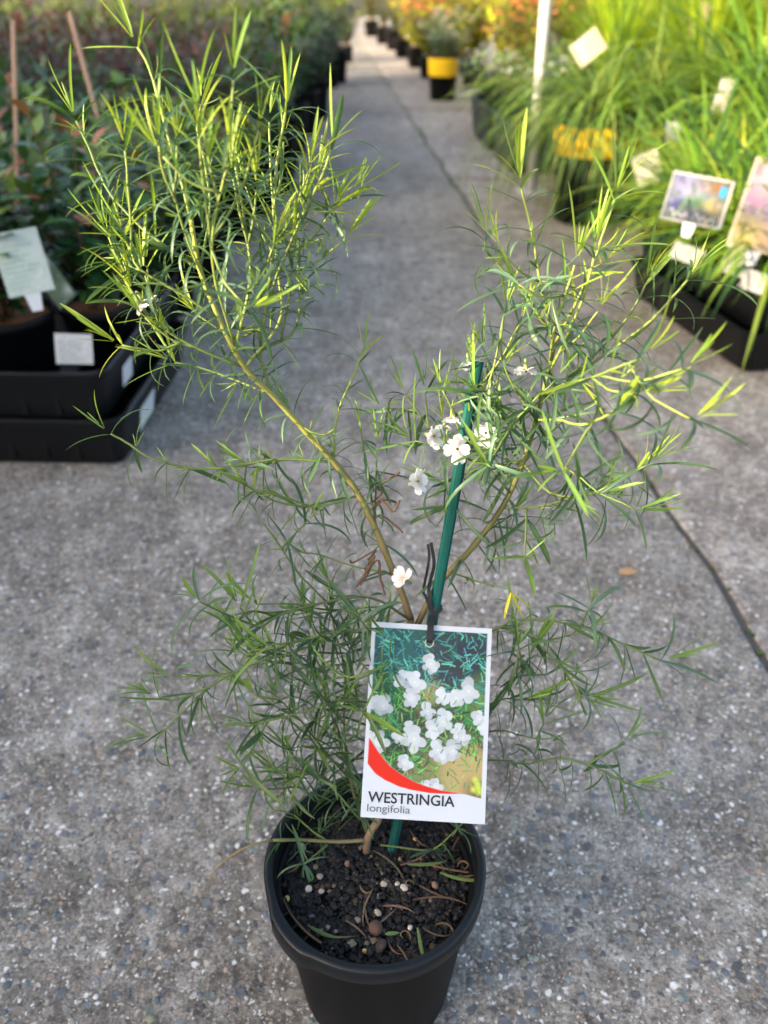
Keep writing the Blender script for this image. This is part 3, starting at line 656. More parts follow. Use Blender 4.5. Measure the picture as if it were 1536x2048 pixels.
# potting mix
ZS = .124; RS = RP - .0115
b = MB(); n = 64; V = [(0, 0, ZS)]
for k in range(1, 13):
    for i in range(n):
        a = 2 * math.pi * i / n; q = RS * k / 12; V.append((q * math.cos(a), q * math.sin(a), ZS + .0025 * math.sin(a * 3 + k) + random.uniform(-.0018, .0018)))
Fc = [(0, 1 + i, 1 + (i + 1) % n) for i in range(n)] + [(1 + k * n + i, 1 + (k + 1) * n + i, 1 + (k + 1) * n + (i + 1) % n, 1 + k * n + (i + 1) % n) for k in range(11) for i in range(n)]
b.add(V, Fc, (.006, .0055, .005))
for _ in range(3600):
    q = RS * random.random() ** .5 * .99; a = random.uniform(0, 6.283); s = random.choice((.0008, .0011, .0014, .002, .0028)) * random.uniform(.8, 1.3)
    c = jit((.0075, .0070, .0075), .4) if random.random() < .93 else jit(random.choice(((.05, .03, .02), (.03, .022, .018), (.16, .12, .09))), .3)
    rock(b, (q * math.cos(a), q * math.sin(a), ZS + random.uniform(.0, .003)), s, c, .75)
o = b.build('potting_mix', M['chip'], smooth=False); o.location = PC; tag(o, 'dark damp bark potting mix filling the black pot', 'soil', kind='stuff')
def on_soil(px, py, dz=.002): return G(px, py, ZS + dz)
# pebbles and fertiliser beads
def pebble(px, py, r, col, label, group=None, name='pebble', flat=.8):
    b = MB(); rock(b, (0, 0, 0), r, col, flat); o = b.build(name, M['stone']); p = on_soil(px, py, .0015 + r * .6); o.location = p
    o.modifiers.new('soft', 'SUBSURF').levels = 1; o.modifiers['soft'].render_levels = 2; tag(o, label, 'pebble' if name == 'pebble' else 'bead', group)
pebble(752, 1858, .0058, (.085, .045, .03), 'large round brown pebble inside the pot rim'); pebble(762, 1893, .0055, (.035, .028, .026), 'large dark pebble touching the front of the pot rim')
for (x, y, s) in ((640, 1752, .0036), (617, 1778, .0034), (643, 1782, .0028), (768, 1768, .0036), (795, 1768, .003), (808, 1775, .0034), (695, 1728, .0026), (755, 1825, .0034), (604, 1695, .004), (842, 1718, .0026), (800, 1718, .0026), (655, 1855, .0026), (715, 1840, .003), (820, 1855, .0026), (870, 1770, .003)):
    pebble(x, y, s, jit(random.choice(((.30, .26, .21), (.44, .40, .35), (.18, .11, .08), (.22, .17, .13))), .12), 'small pale pebble lying on the dark potting mix', 'pale pebbles in the pot')
for (x, y) in ((830, 1678), (730, 1903), (574, 1798)):
    pebble(x, y, .0028, (.50, .36, .12), 'round yellow fertiliser bead on the potting mix', 'yellow fertiliser beads', 'fertiliser_bead', 1)
# curled dead leaves on the soil
def dead(p, L, w, az, curl, col, green=False, el=.1, name='dead_leaf', lab=None, grp=None):
    b = MB(); n = 12; pos = np.array((0, 0, 0.)); V = []; a = az; zz = el
    for i in range(n + 1):
        t = i / n; s = np.array((-math.sin(a), math.cos(a), .35)); hw = w / 2 * (math.sin(math.pi * min(.97, t + .06)) ** .6 + .05)
        V += [pos - s * hw, pos + np.array((0, 0, hw * .5)), pos + s * hw]; a += curl / n * (.4 + 1.2 * t); zz -= .3 * el
        pos = pos + np.array((math.cos(a), math.sin(a), max(-.1, min(.3, zz * .3)))) * L / n
    Fc = []
    for i in range(n): Fc += [(3 * i, 3 * i + 1, 3 * i + 4, 3 * i + 3), (3 * i + 1, 3 * i + 2, 3 * i + 5, 3 * i + 4)]
    b.add(V, Fc, col); o = b.build(name, M['dead']); o.location = p; tag(o, lab, 'leaf', grp)
BR = [(.11, .07, .042), (.15, .10, .06), (.08, .058, .04), (.13, .075, .045)]
for (x, y, L, az, cu) in ((745, 1700, .05, -.5, -.6), (800, 1730, .035, .2, .6), (840, 1725, .06, -.3, .2), (900, 1752, .05, -.1, .5), (720, 1770, .02, -1.5, 2.4), (745, 1780, .035, -2.1, .5), (728, 1800, .03, -1.5, .3), (765, 1812, .03, .1, -.5),
                          (828, 1770, .02, 1.5, 4.6), (838, 1770, .03, -.6, .3), (825, 1800, .055, .25, -.6), (690, 1840, .025, -.5, -.3), (742, 1858, .03, .6, .2), (845, 1855, .03, -.7, .9), (870, 1850, .025, .5, -2.), (795, 1890, .022, -.9, -.3), (820, 1880, .02, 1.2, 3.2),
                          (775, 1878, .02, -1.4, 1.), (885, 1745, .022, 1., 3.5), (915, 1735, .025, 1.6, -4.2), (905, 1700, .03, 1.2, -.5), (575, 1745, .02, .3, 1.), (640, 1870, .03, -.2, .3), (820, 1660, .025, -1.2, .6), (590, 1650, .022, 2., .5), (767, 1690, .018, 1.3, .8)):
    dead(on_soil(x, y, .0045), L * .75, .0012, az, cu * 1.5, jit(random.choice(BR), .25), lab='curled brown dead leaf lying on the potting mix', grp='dead leaves in the pot')
for (x, y, L, az, cu) in ((815, 1728, .035, -.1, .5), (880, 1745, .045, -.45, .9), (835, 1855, .03, -1.45, .1), (770, 1868, .012, .1, 0), (615, 1850, .03, -.6, .6)):
    dead(on_soil(x, y, .0055), L * .8, .0022, az, cu, jit((.10, .16, .05), .2), lab='fallen green leaf lying on the potting mix', grp='fallen green leaves in the pot', name='fallen_leaf')
p = G(1240, 1143, .004); dead(p, .024, .010, .05, .3, (.42, .25, .13), el=.3, lab='dry tan leaf lying on the concrete beside the joint', name='fallen_leaf')
p = G(1316, 966, .004); dead(p, .045, .004, 1.2, -1.8, (.34, .25, .15), el=.1, lab='thin dry stalk lying in the joint between the concrete strips', name='dry_stalk')

# ---- stake
s0 = G(784, 1702, ZS - .0); s1 = P(956, 722, .492); dS = (s1 - s0).normalized(); s00 = s0 - dS * .07
st = link('timber_stake', None); st.matrix_basis = Matrix.Translation(s00) @ dS.to_track_quat('Z', 'Y').to_matrix().to_4x4(); LS = (s1 - s00).length
tag(st, 'thin green stained timber stake tied to the shrub', 'stake')
b = MB(); n = 10; V = []
prof = [(.0036, 0), (.0036, LS * .5), (.0036, LS - .0006), (.0031, LS)]
lathe(b, prof, n, fn=lambda j, a, r, z: (r * (1 + .05 * math.sin(2 * a + z * 30)), z)); b.build('shaft', M['stake'], st, True)
b = MB(); lathe(b, [(.0031, LS), (.0018, LS + .0003), (0.0, LS + .0003)], n); b.build('cut_end', m_plain('pale_cut_wood', (.40, .42, .36), .8, .3, .3, 300), st)
def at_stake(py):  # point on the stake seen at photo row py
    lo, hi = 0.0, 1.0
    def row(t):
        q = s0.lerp(s1, t) - Vector((0, 0, CH)); zc = q.y * _cp - q.z * _sp; return 1024 - FPX * (q.y * _sp + q.z * _cp) / zc
    for _ in range(40):
        m = (lo + hi) / 2
        if row(m) > py: lo = m
        else: hi = m
    return s0.lerp(s1, lo)

# ---- the hanging label
TL, TRc, BRc, BL = P(752, 1244, .532), P(992, 1258, .532), P(961, 1648, .512), P(713, 1633, .512)
ex = ((TRc - TL) + (BRc - BL)).normalized(); ey = ((TL - BL) + (TRc - BRc)).normalized(); ez = ex.cross(ey).normalized(); ey = ez.cross(ex)
LW = ((TRc - TL).length + (BRc - BL).length) / 2; LH = ((TL - BL).length + (TRc - BRc).length) / 2
ctr = (TL + TRc + BRc + BL) / 4
mw = Matrix(((ex.x, ey.x, ez.x, 0), (ex.y, ey.y, ez.y, 0), (ex.z, ey.z, ez.z, 0), (0, 0, 0, 1)))
mw = Matrix.Translation(ctr) @ mw @ Matrix.Translation((-LW / 2, -LH / 2, 0))
rnd = random.Random(3)
c = Card(LW, LH, 190, 300, (.05, .10, .06)); u, v = c.X / LW, c.Y / LH
def U(x, y): return x * LW, y * LH
def sd_(x, y, rx, col, soft, k=1.0, ax=1.0, rot=0.0): X, Y = U(x, y); c.disc(X, Y, rx * LW, col, soft, ax, rot, k)
for (x, y, r_, col, k) in ((.25, .9, .45, (.03, .12, .12), 1), (.8, .85, .35, (.035, .04, .07), 1), (.62, .78, .25, (.05, .05, .07), .8), (.15, .55, .35, (.02, .14, .07), 1), (.5, .5, .3, (.10, .08, .05), .9), (.95, .62, .22, (.20, .34, .05), .8), (.85, .4, .3, (.07, .10, .04), .9), (.82, .24, .30, (.52, .40, .18), 1.6), (.45, .24, .25, (.30, .26, .12), .8), (.3, .36, .2, (.06, .05, .035), .9), (.5, .66, .12, (.45, .36, .18), .8), (.47, .6, .1, (.40, .30, .15), .8), (.92, .16, .12, (.12, .09, .05), .8), (.1, .47, .1, (.4, .34, .2), .6)):
    sd_(x, y, r_, col, 1.1, k)
c.C *= .7
GT = [(.03, .22, .19), (.06, .32, .28), (.02, .10, .10), (.10, .42, .36), (.015, .05, .06)]; GG = [(.03, .20, .05), (.08, .30, .06), (.02, .09, .03), (.22, .42, .10), (.01, .04, .02), (.05, .26, .12)]
for i in range(1500):
    x, y = rnd.uniform(.02, .98), rnd.uniform(.14, .97)
    if y < .32 and x > .55 and rnd.random() < .8: continue
    if .4 < x < .75 and .35 < y < .7 and rnd.random() < .45: continue
    if x > .5 and y > .72 and rnd.random() < .45: continue
    col = rnd.choice(GT if y + .25 * x > .78 else GG); a = rnd.uniform(0, 6.28); l_ = rnd.uniform(.015, .06)
    X, Y = U(x, y); ux, uy = math.cos(a), math.sin(a); kx = rnd.uniform(-.5, .5)
    X1, Y1 = X + ux * l_ * LW, Y + uy * l_ * LW; X2, Y2 = X1 + (ux - uy * kx) * l_ * LW * .8, Y1 + (uy + ux * kx) * l_ * LW * .8
    wd = rnd.uniform(.005, .012) * LW; col = tuple(q * rnd.uniform(.7, 1.3) for q in col)
    c.seg(X, Y, X1, Y1, wd, col, .9); c.seg(X1, Y1, X2, Y2, wd * .8, col, .9)
for (x, y, r_, ro) in ((.505, .80, .078, .2), (.27, .715, .062, -.5), (.38, .70, .085, .1), (.36, .615, .065, .6), (.62, .635, .075, .4), (.73, .63, .06, -.2), (.83, .67, .085, .1), (.08, .575, .06, .3), (.135, .57, .078, -.2), (.93, .53, .07, .4), (.97, .49, .06, 0), (.50, .555, .062, .2), (.63, .505, .085, -.3), (.55, .46, .075, .3), (.36, .465, .055, .1), (.40, .41, .088, 0), (.28, .41, .055, .7), (.12, .385, .082, .2), (.03, .40, .05, 0), (.76, .46, .062, -.4), (.80, .43, .055, .3), (.60, .36, .07, .1), (.72, .36, .072, -.3), (.64, .325, .05, .2), (.34, .285, .066, .2), (.20, .235, .055, .3), (.52, .17, .05, 0), (.60, .175, .055, .2)):
    X, Y = U(x, y); k = rnd.uniform(.9, 1.06); c.flower(X, Y, r_ * rnd.uniform(1.05, 1.35) * LW, ro, (.46 * k, .51 * k, .56 * k))
for i in range(45):
    x, y = rnd.uniform(.05, .95), rnd.uniform(.16, .7); X, Y = U(x, y); a = rnd.uniform(0, 6.28); l_ = rnd.uniform(.02, .07) * LW
    if y < .32 and x > .6: continue
    c.seg(X, Y, X + l_ * math.cos(a), Y + l_ * math.sin(a), .008 * LW, rnd.choice(GG), .85)
for (x, y) in ((.93, .20), (.90, .17), (.95, .16), (.91, .22), (.94, .18)): sd_(x, y, .03, (.45, .55, .08), 1.0)
PAPER = (.48, .52, .585)
up_ = np.interp(u, [.03, .10, .16, .22, .32, .43, .53, .63, .82, .97], [.406, .345, .30, .262, .222, .19, .172, .158, .146, .127])
lo_ = np.interp(u, [.03, .10, .18, .30, .40, .55, .70, .82], [.272, .222, .192, .163, .150, .140, .141, .1458])
e = c.px / LH
c.put((up_ - v) / e + .5, PAPER)
c.put(np.minimum((up_ - .0005 - v) / e + .5, (v - lo_) / e + .5) * (u < .83), (.55, .016, .004))
mg = np.minimum(np.minimum(u - .034, .966 - u) * LW, (.974 - v) * LH); c.put((-mg) / c.px + .5, PAPER)
tagl = label_thing('hanging_label', LW, LH, c.build('print', M['print']), mw, 'white hanging card printed with white flowers, red swoosh and the name WESTRINGIA longifolia', False)
def text_mesh(s, width, x, y, mat, bold=0.0, name='lettering', sq=1.0):
    cu = bpy.data.curves.new(name, 'FONT'); cu.body = s; cu.size = 1; cu.offset = bold; cu.resolution_u = 4
    o = bpy.data.objects.new(name, cu); COL.objects.link(o); bpy.context.view_layer.update()
    me = bpy.data.meshes.new_from_object(o.evaluated_get(bpy.context.evaluated_depsgraph_get())); COL.objects.unlink(o); bpy.data.objects.remove(o)
    xs = [q.co.x for q in me.vertices]; k = width / (max(xs) - min(xs)); x0 = min(xs)
    for q in me.vertices: q.co = ((q.co.x - x0) * k + x, q.co.y * k * sq + y, .0007)
    me.materials.clear(); me.materials.append(mat); return link(name, me, tagl)
text_mesh('WESTRINGIA', .70 * LW, .050 * LW, .078 * LH, M['ink'], .014, sq=.98)
text_mesh('longifolia', .345 * LW, .050 * LW, .031 * LH, M['grey_ink'], .002, sq=.85)
hx, hy = .485 * LW, .906 * LH
b = MB(); tube(b, [(hx + .0026 * math.cos(a), hy + .0026 * math.sin(a), .0008) for a in np.linspace(0, 6.2832, 25)], .00045, 6, cap=False); b.build('eyelet', M['eyelet'], tagl)
# tie: flat black band from the eyelet up round the stake, loose ends above
hole = mw @ Vector((hx, hy, .001)); b = MB()
def band(pts, w, t, side):
    pts = [Vector(q) for q in spline([tuple(p) for p in pts], 18)]; V = []
    for i, p in enumerate(pts):
        d = (pts[min(i + 1, 17)] - pts[max(i - 1, 0)]).normalized(); s = (side - d * side.dot(d)).normalized(); nn = d.cross(s)
        for (a, q) in ((-1, -1), (1, -1), (1, 1), (-1, 1)): V.append(tuple(p + s * w / 2 * a + nn * t / 2 * q))
    b.add(V, [(i * 4 + j, i * 4 + (j + 1) % 4, (i + 1) * 4 + (j + 1) % 4, (i + 1) * 4 + j) for i in range(17) for j in range(4)] + [(3, 2, 1, 0), (68, 69, 70, 71)])
k1 = at_stake(1232) + ez * .0052 - ex * .001; k2 = at_stake(1190) + ez * .004 - ex * .003
band([hole - ez * .002, hole + ez * .0016 + ey * .002, hole + ez * .0022 + ey * .010, k1], .0042, .0012, ex)
band([k1 + ex * .001, at_stake(1215) + ex * .0045 + ez * .001, at_stake(1205) - ez * .0045, at_stake(1200) - ex * .0048, at_stake(1222) + ez * .0050], .0022, .0012, ey)
band([k1, at_stake(1180) - ex * .006 + ez * .003, P(868, 1130, .545), P(862, 1085, .543)], .0022, .001, ex)
band([k1, at_stake(1195) - ex * .007 + ez * .002, P(847, 1180, .548), P(858, 1120, .546), P(856, 1088, .545)], .0018, .001, ex)
tag(b.build('label_tie', M['tie'], None, False), 'black plastic tie looped round the green stake, holding the card', 'tie')

# ================================================================== THE SHRUB
shrub = empty('flowering_shrub', (0, 0, 0)); tag(shrub, 'spindly narrow-leaved shrub with small white flowers growing in the black pot', 'shrub')
MAT_G = [(.036, .085, .038), (.045, .105, .055), (.058, .125, .078), (.040, .095, .036), (.070, .140, .092)]
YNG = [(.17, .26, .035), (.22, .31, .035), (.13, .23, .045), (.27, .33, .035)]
def leaf_template(L, w, bend, col, tip, twist=0, n=7, fold=.28, sbend=0):
    V = []; C = []; p = np.zeros(3); th = 0; c0, c1 = np.array(col), np.array(tip); yaw = 0
    for i in range(n + 1):
        t = i / n; hw = w * .5 * (min(1, .40 + 3.0 * t) * (1 - max(0, (t - .62) / .40) ** 2.6)); hw = max(hw, w * .06)
        s = np.array((math.cos(twist * t), 0, math.sin(twist * t))); nrm = np.array((-s[2], 0, s[0]))
        e = 1 + .0 * t; mid = c0 + (c1 - c0) * t ** 1.5
        V += [p - s * hw + nrm * hw * fold, p - nrm * hw * .15, p + s * hw + nrm * hw * fold]; C += [mid, mid * 1.18 + .008, mid]
        th += bend / n * (.5 + 1.0 * t); yaw += sbend / n
        p = p + np.array((math.sin(yaw), math.cos(th) * math.cos(yaw), -math.sin(th))) * L / n
    Fc = []
    for i in range(n): Fc += [(3 * i, 3 * i + 1, 3 * i + 4, 3 * i + 3), (3 * i + 1, 3 * i + 2, 3 * i + 5, 3 * i + 4)]
    return np.array(V), Fc, np.array(C)
TEMPL = {'hang': [], 'old': [], 'young': [], 'fresh': [], 'yellow': []}
for i in range(16):
    b_ = (.3, .6, .9, 1.2, 1.5, 1.9, .7, 1.1, .4, 2.3, .8, 1.35, .2, 1.0, 1.7, .5)[i]; cc = MAT_G[i % 5]
    TEMPL['old'].append(leaf_template(1, (.058, .070, .082, .064)[i % 4], b_, cc, lerp(cc, (.10, .17, .05), .35), random.uniform(-.7, .7), sbend=random.uniform(-.3, .3)))
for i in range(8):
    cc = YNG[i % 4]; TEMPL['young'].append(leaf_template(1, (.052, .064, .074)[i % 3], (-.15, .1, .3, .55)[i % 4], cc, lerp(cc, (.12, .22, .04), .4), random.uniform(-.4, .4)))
for i in range(8):  # greener set for tips below the sun line, shade put into the colour
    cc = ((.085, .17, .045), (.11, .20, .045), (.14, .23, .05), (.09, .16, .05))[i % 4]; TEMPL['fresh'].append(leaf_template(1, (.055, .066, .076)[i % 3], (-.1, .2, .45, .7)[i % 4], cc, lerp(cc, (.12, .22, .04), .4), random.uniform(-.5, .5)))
for i in range(10):
    cc = ((.030, .078, .034), (.042, .10, .05), (.055, .12, .07), (.05, .11, .035))[i % 4]; TEMPL['hang'].append(leaf_template(1, (.074, .088, .10)[i % 3], (.1, .35, .6, .2, .9)[i % 5], cc, lerp(cc, (.08, .14, .04), .4), random.uniform(-.5, .5), sbend=random.uniform(-.35, .35)))
for i in range(3): TEMPL['yellow'].append(leaf_template(1, .11, (.2, .5, .0)[i], (.50, .46, .03), (.42, .36, .05)))
TM = {}
for k, lst in TEMPL.items():
    for i, (V, Fc, C) in enumerate(lst):
        q = MB(); q.add(V, Fc, C); TM[(k, i)] = q.mesh('leaf', M['leaf'])
LEAVES = []     # (kind, index, matrix, length)
rl = random.Random(11)
def add_leaf(kind, p, d, up, L):
    d = Vector(d).normalized(); up = Vector(up); up = up - d * up.dot(d)
    if up.length < 1e-4: up = frame(d)[0]
    up.normalize(); x = d.cross(up).normalized()
    m = Matrix(((x.x, d.x, up.x, p[0]), (x.y, d.y, up.y, p[1]), (x.z, d.z, up.z, p[2]), (0, 0, 0, 1))) @ Matrix.Scale(L, 4)
    LEAVES.append((kind, rl.randrange(len(TEMPL[kind])), m, L))
CAMP = Vector((0, 0, CH))
def whorl(p, axis, th, L, kind, n=3, droop=0.0, ph=None, up_w=.4):
    axis = Vector(axis).normalized(); u_, w_ = frame(axis); ph = rl.uniform(0, 6.28) if ph is None else ph
    for k in range(n):
        if rl.random() < .10: continue
        a = ph + 6.283 * k / n + rl.uniform(-.45, .45); t = th * rl.uniform(.6, 1.35)
        out = u_ * math.cos(a) + w_ * math.sin(a); d = axis * math.cos(t) + out * math.sin(t); d = (d + Vector((0, 0, -droop * rl.uniform(.5, 1.3)))).normalized()
        up = axis * math.sin(t) - out * math.cos(t) + Vector((0, 0, up_w))
        add_leaf(kind, p + out * .0006, d, up, L * (rl.uniform(.7, 1.15) if kind in ('old', 'hang') else rl.uniform(.42, 1.2)))
def tip_cluster(p, axis, L, low=False):
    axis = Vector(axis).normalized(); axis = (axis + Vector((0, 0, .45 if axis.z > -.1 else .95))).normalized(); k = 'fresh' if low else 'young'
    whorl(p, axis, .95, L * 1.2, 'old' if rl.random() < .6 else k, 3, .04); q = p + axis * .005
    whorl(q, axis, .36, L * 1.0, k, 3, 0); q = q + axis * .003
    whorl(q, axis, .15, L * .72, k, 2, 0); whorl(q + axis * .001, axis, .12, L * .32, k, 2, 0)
    return q
STEMY, STEMG, STEMB = (.20, .25, .06), (.10, .15, .04), (.17, .115, .06)
BRANCHES = []
def branch(pts, r0, r1, c0, c1, leaf=(0.05, 1.0), sp=.0135, L=.028, age=.6, droop=.15, tip=True, tuft=.25, th=1.15, name='branch', tipL=None, nleaf=3):
    """pts: world points; age 1 = old drooping leaves all the way, 0 = fresh upright shoots"""
    n = max(8, int(sum((Vector(a) - Vector(b_)).length for a, b_ in zip(pts, pts[1:])) / .006)); q = [Vector(x) for x in spline([tuple(p) for p in pts], n)]
    q = [p + Vector((rl.gauss(0, .00012), rl.gauss(0, .00012), rl.gauss(0, .00012))) for p in q]
    ln = [0.0]
    for a, b_ in zip(q, q[1:]): ln.append(ln[-1] + (b_ - a).length)
    T = ln[-1]; nodes = []; s = leaf[0] * T + sp * .5
    while s < min(leaf[1], .985) * T: nodes.append(s); s += sp * rl.uniform(.75, 1.25)
    rad = []; cols = []
    for i, x in enumerate(ln):
        t = x / T; r_ = r0 + (r1 - r0) * t; near = min([abs(x - k) for k in nodes] + [1]); rad.append(r_ * (1 + .28 * max(0, 1 - near / .0022))); cols.append(jit(lerp(c0, c1, t), .12))
    if name == 'branch': rad = [k * .84 for k in rad]
    m = MB(); tube(m, q, rad, 7, np.array(cols)); m.build(name, M['stem'], shrub)
    BRANCHES.append((q, ln, T))
    for k in nodes:
        i = min(range(len(ln)), key=lambda j: abs(ln[j] - k)); i = max(1, min(len(q) - 2, i)); t = k / T; ax = q[i + 1] - q[i - 1]
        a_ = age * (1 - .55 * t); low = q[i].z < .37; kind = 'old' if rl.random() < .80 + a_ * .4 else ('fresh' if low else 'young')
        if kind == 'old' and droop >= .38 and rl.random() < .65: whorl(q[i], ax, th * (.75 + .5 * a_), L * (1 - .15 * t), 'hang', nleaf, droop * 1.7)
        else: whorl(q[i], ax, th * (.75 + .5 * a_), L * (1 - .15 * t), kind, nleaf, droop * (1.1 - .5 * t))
        if rl.random() < tuft:
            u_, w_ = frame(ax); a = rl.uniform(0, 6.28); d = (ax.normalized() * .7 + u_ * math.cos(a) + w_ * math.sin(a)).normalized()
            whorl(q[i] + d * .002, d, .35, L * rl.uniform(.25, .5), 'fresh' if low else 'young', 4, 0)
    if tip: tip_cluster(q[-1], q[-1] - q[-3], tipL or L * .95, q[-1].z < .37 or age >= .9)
    return q
def B(px, *a, **k): return branch([P(*p) for p in px], *a, **k)
GB, GY = STEMB, STEMG
base = G(733, 1708, ZS - .002)
# trunk and the two long main stems
trunk = [tuple(base), tuple(P(737, 1672, .573)), tuple(P(765, 1615, .568)), tuple(P(800, 1450, .562)), tuple(P(822, 1240, .552))]
branch(trunk, .0027, .0026, (.19, .135, .085), (.16, .12, .06), leaf=(2, 2), tip=False, name='trunk')
B([(822, 1240, .552), (795, 1165, .546), (760, 1080, .538), (718, 990, .527), (668, 925, .515), (600, 850, .498), (545, 790, .484), (490, 735, .470), (440, 640, .458), (400, 540, .448), (382, 440, .440)], .0025, .0013, (.17, .115, .055), (.26, .29, .06), leaf=(.10, 1), sp=.020, L=.030, age=1.0, droop=.45, tuft=.15, name='main_stem')
B([(815, 1300, .556), (845, 1228, .553), (880, 1165, .548), (945, 1095, .538), (1005, 1015, .526), (1045, 925, .512), (1072, 840, .500), (1095, 750, .486), (1108, 690, .476)], .0024, .0014, (.15, .11, .05), (.14, .17, .045), leaf=(.22, 1), sp=.015, L=.034, age=1.0, droop=.5, tuft=.15, tip=False, name='main_stem')
# upper left crown
UL = dict(sp=.0128, L=.032, age=.35, droop=.10, tuft=.35)
B([(382, 440, .440), (360, 350, .428), (330, 250, .420), (300, 140, .415), (275, 95, .412)], .0013, .0008, STEMY, STEMY, **UL)
B([(545, 790, .484), (520, 700, .470), (535, 600, .460), (548, 480, .450), (552, 340, .440), (572, 225, .434)], .0013, .0008, STEMG, STEMY, **UL)
B([(535, 600, .460), (575, 500, .450), (615, 410, .442), (645, 350, .437), (662, 300, .434)], .0011, .0008, STEMG, STEMY, **UL)
B([(400, 540, .448), (300, 470, .450), (230, 400, .452), (200, 350, .452), (180, 300, .452), (152, 242, .452)], .0011, .0007, STEMG, STEMG, **UL)
B([(440, 640, .458), (350, 580, .448), (280, 540, .442), (262, 500, .440), (248, 470, .438)], .0010, .0007, STEMG, STEMY, **UL)
B([(420, 590, .452), (375, 480, .425), (350, 400, .402), (325, 340, .388), (318, 290, .380)], .0009, .0006, STEMY, STEMY, **dict(UL, L=.028))
B([(470, 700, .464), (500, 560, .450), (490, 450, .440), (480, 380, .432), (470, 330, .430)], .0011, .0007, STEMY, STEMY, **UL)
B([(490, 735, .470), (560, 640, .465), (555, 540, .470), (545, 400, .468), (540, 300, .465), (538, 245, .464)], .0011, .0007, STEMY, STEMY, **UL)
B([(400, 540, .448), (420, 420, .462), (410, 330, .470), (395, 260, .474), (402, 210, .476)], .0010, .0007, STEMG, STEMY, **UL)
B([(490, 735, .470), (400, 700, .462), (330, 660, .458), (290, 625, .455), (270, 590, .452)], .0010, .0007, STEMG, STEMG, **UL)
B([(470, 690, .460), (430, 560, .415), (425, 470, .392), (440, 390, .380), (455, 330, .372)], .0009, .0006, STEMY, STEMY, **dict(UL, L=.028))
B([(520, 700, .470), (590, 660, .476), (600, 560, .482), (588, 470, .486), (600, 420, .488)], .0010, .0007, STEMG, STEMY, **UL)
B([(545, 790, .484), (470, 760, .492), (400, 735, .496), (350, 725, .498)], .0010, .0007, STEMG, STEMG, sp=.0135, L=.030, age=.8, droop=.4, tuft=.25)
# side shoot and long lateral on the left
B([(668, 925, .515), (670, 850, .512), (685, 800, .510), (708, 750, .507), (722, 712, .506)], .0010, .0008, STEMY, STEMY, sp=.016, L=.025, age=.5, droop=.15, tuft=.2)
B([(600, 850, .498), (640, 870, .500), (672, 858, .502)], .0009, .0008, STEMY, STEMY, sp=.012, L=.022, age=.4, tuft=.3, tip=False)
B([(668, 925, .515), (560, 918, .512), (460, 934, .508), (380, 936, .505), (300, 915, .500), (258, 888, .498), (222, 868, .497)], .0011, .0008, STEMG, STEMG, sp=.017, L=.030, age=1.0, droop=.75, tuft=.6)
B([(718, 990, .527), (640, 1012, .524), (560, 1005, .522), (500, 975, .520), (450, 950, .520)], .0009, .0007, STEMG, STEMG, sp=.014, L=.027, age=1.0, droop=.7, tuft=.5)
B([(660, 1210, .548), (600, 1150, .545), (555, 1085, .540), (525, 1045, .537)], .0008, .0007, STEMG, STEMG, sp=.020, L=.022, age=.5, tuft=.3)
B([(790, 1150, .548), (700, 1130, .552), (640, 1110, .556), (600, 1105, .556)], .0008, .0006, STEMG, STEMG, sp=.013, L=.020, age=.8, droop=.4, tuft=.6)
B([(760, 1080, .538), (745, 1010, .536), (742, 975, .535)], .0008, .0006, STEMG, STEMY, sp=.012, L=.018, age=.2, tuft=.2)
# lower left skirt
LL = dict(sp=.0135, L=.032, age=.9, droop=.5, tuft=.4)
B([(822, 1240, .552), (740, 1195, .545), (650, 1205, .532), (560, 1230, .520), (515, 1255, .515), (480, 1215, .512)], .0012, .0008, (.12, .12, .05), STEMG, **LL)
B([(800, 1280, .552), (690, 1262, .535), (610, 1280, .515), (520, 1300, .500), (490, 1282, .496)], .0011, .0007, STEMG, STEMY, **LL)
B([(690, 1262, .535), (600, 1300, .520), (500, 1330, .512), (420, 1372, .508), (350, 1400, .506), (318, 1395, .505)], .0011, .0007, STEMG, STEMG, **LL)
B([(420, 1372, .508), (370, 1420, .512), (335, 1455, .514), (318, 1470, .515)], .0008, .0006, STEMG, STEMG, **LL)
B([(790, 1420, .555), (700, 1400, .540), (620, 1420, .530), (545, 1440, .525), (505, 1450, .523)], .0010, .0007, STEMG, STEMG, **LL)
B([(735, 1670, .575), (700, 1560, .575), (688, 1450, .572), (690, 1350, .565), (665, 1240, .560)], .0012, .0008, (.16, .12, .06), STEMG, **LL)
B([(735, 1668, .575), (690, 1520, .590), (655, 1400, .592), (640, 1300, .590), (610, 1220, .588)], .0010, .0008, (.14, .12, .05), STEMG, **LL)
B([(690, 1450, .572), (640, 1390, .555), (600, 1340, .545), (560, 1320, .540)], .0009, .0007, STEMG, STEMG, **LL)
B([(700, 1560, .575), (640, 1490, .560), (600, 1440, .552), (560, 1400, .548)], .0009, .0007, STEMG, STEMG, **LL)
B([(720, 1640, .575), (650, 1560, .560), (620, 1545, .545), (602, 1552, .535)], .0010, .0007, STEMG, STEMY, sp=.012, L=.026, age=.5, droop=.3, tuft=.4)
B([(640, 1600, .572), (575, 1560, .552), (540, 1525, .545), (528, 1500, .543)], .0008, .0006, STEMG, STEMY, sp=.013, L=.024, age=.6, droop=.35, tuft=.3)
B([(820, 1300, .550), (770, 1330, .525), (735, 1345, .515), (700, 1355, .510)], .0009, .0007, STEMG, STEMY, sp=.013, L=.026, age=.6, droop=.3, tuft=.4)
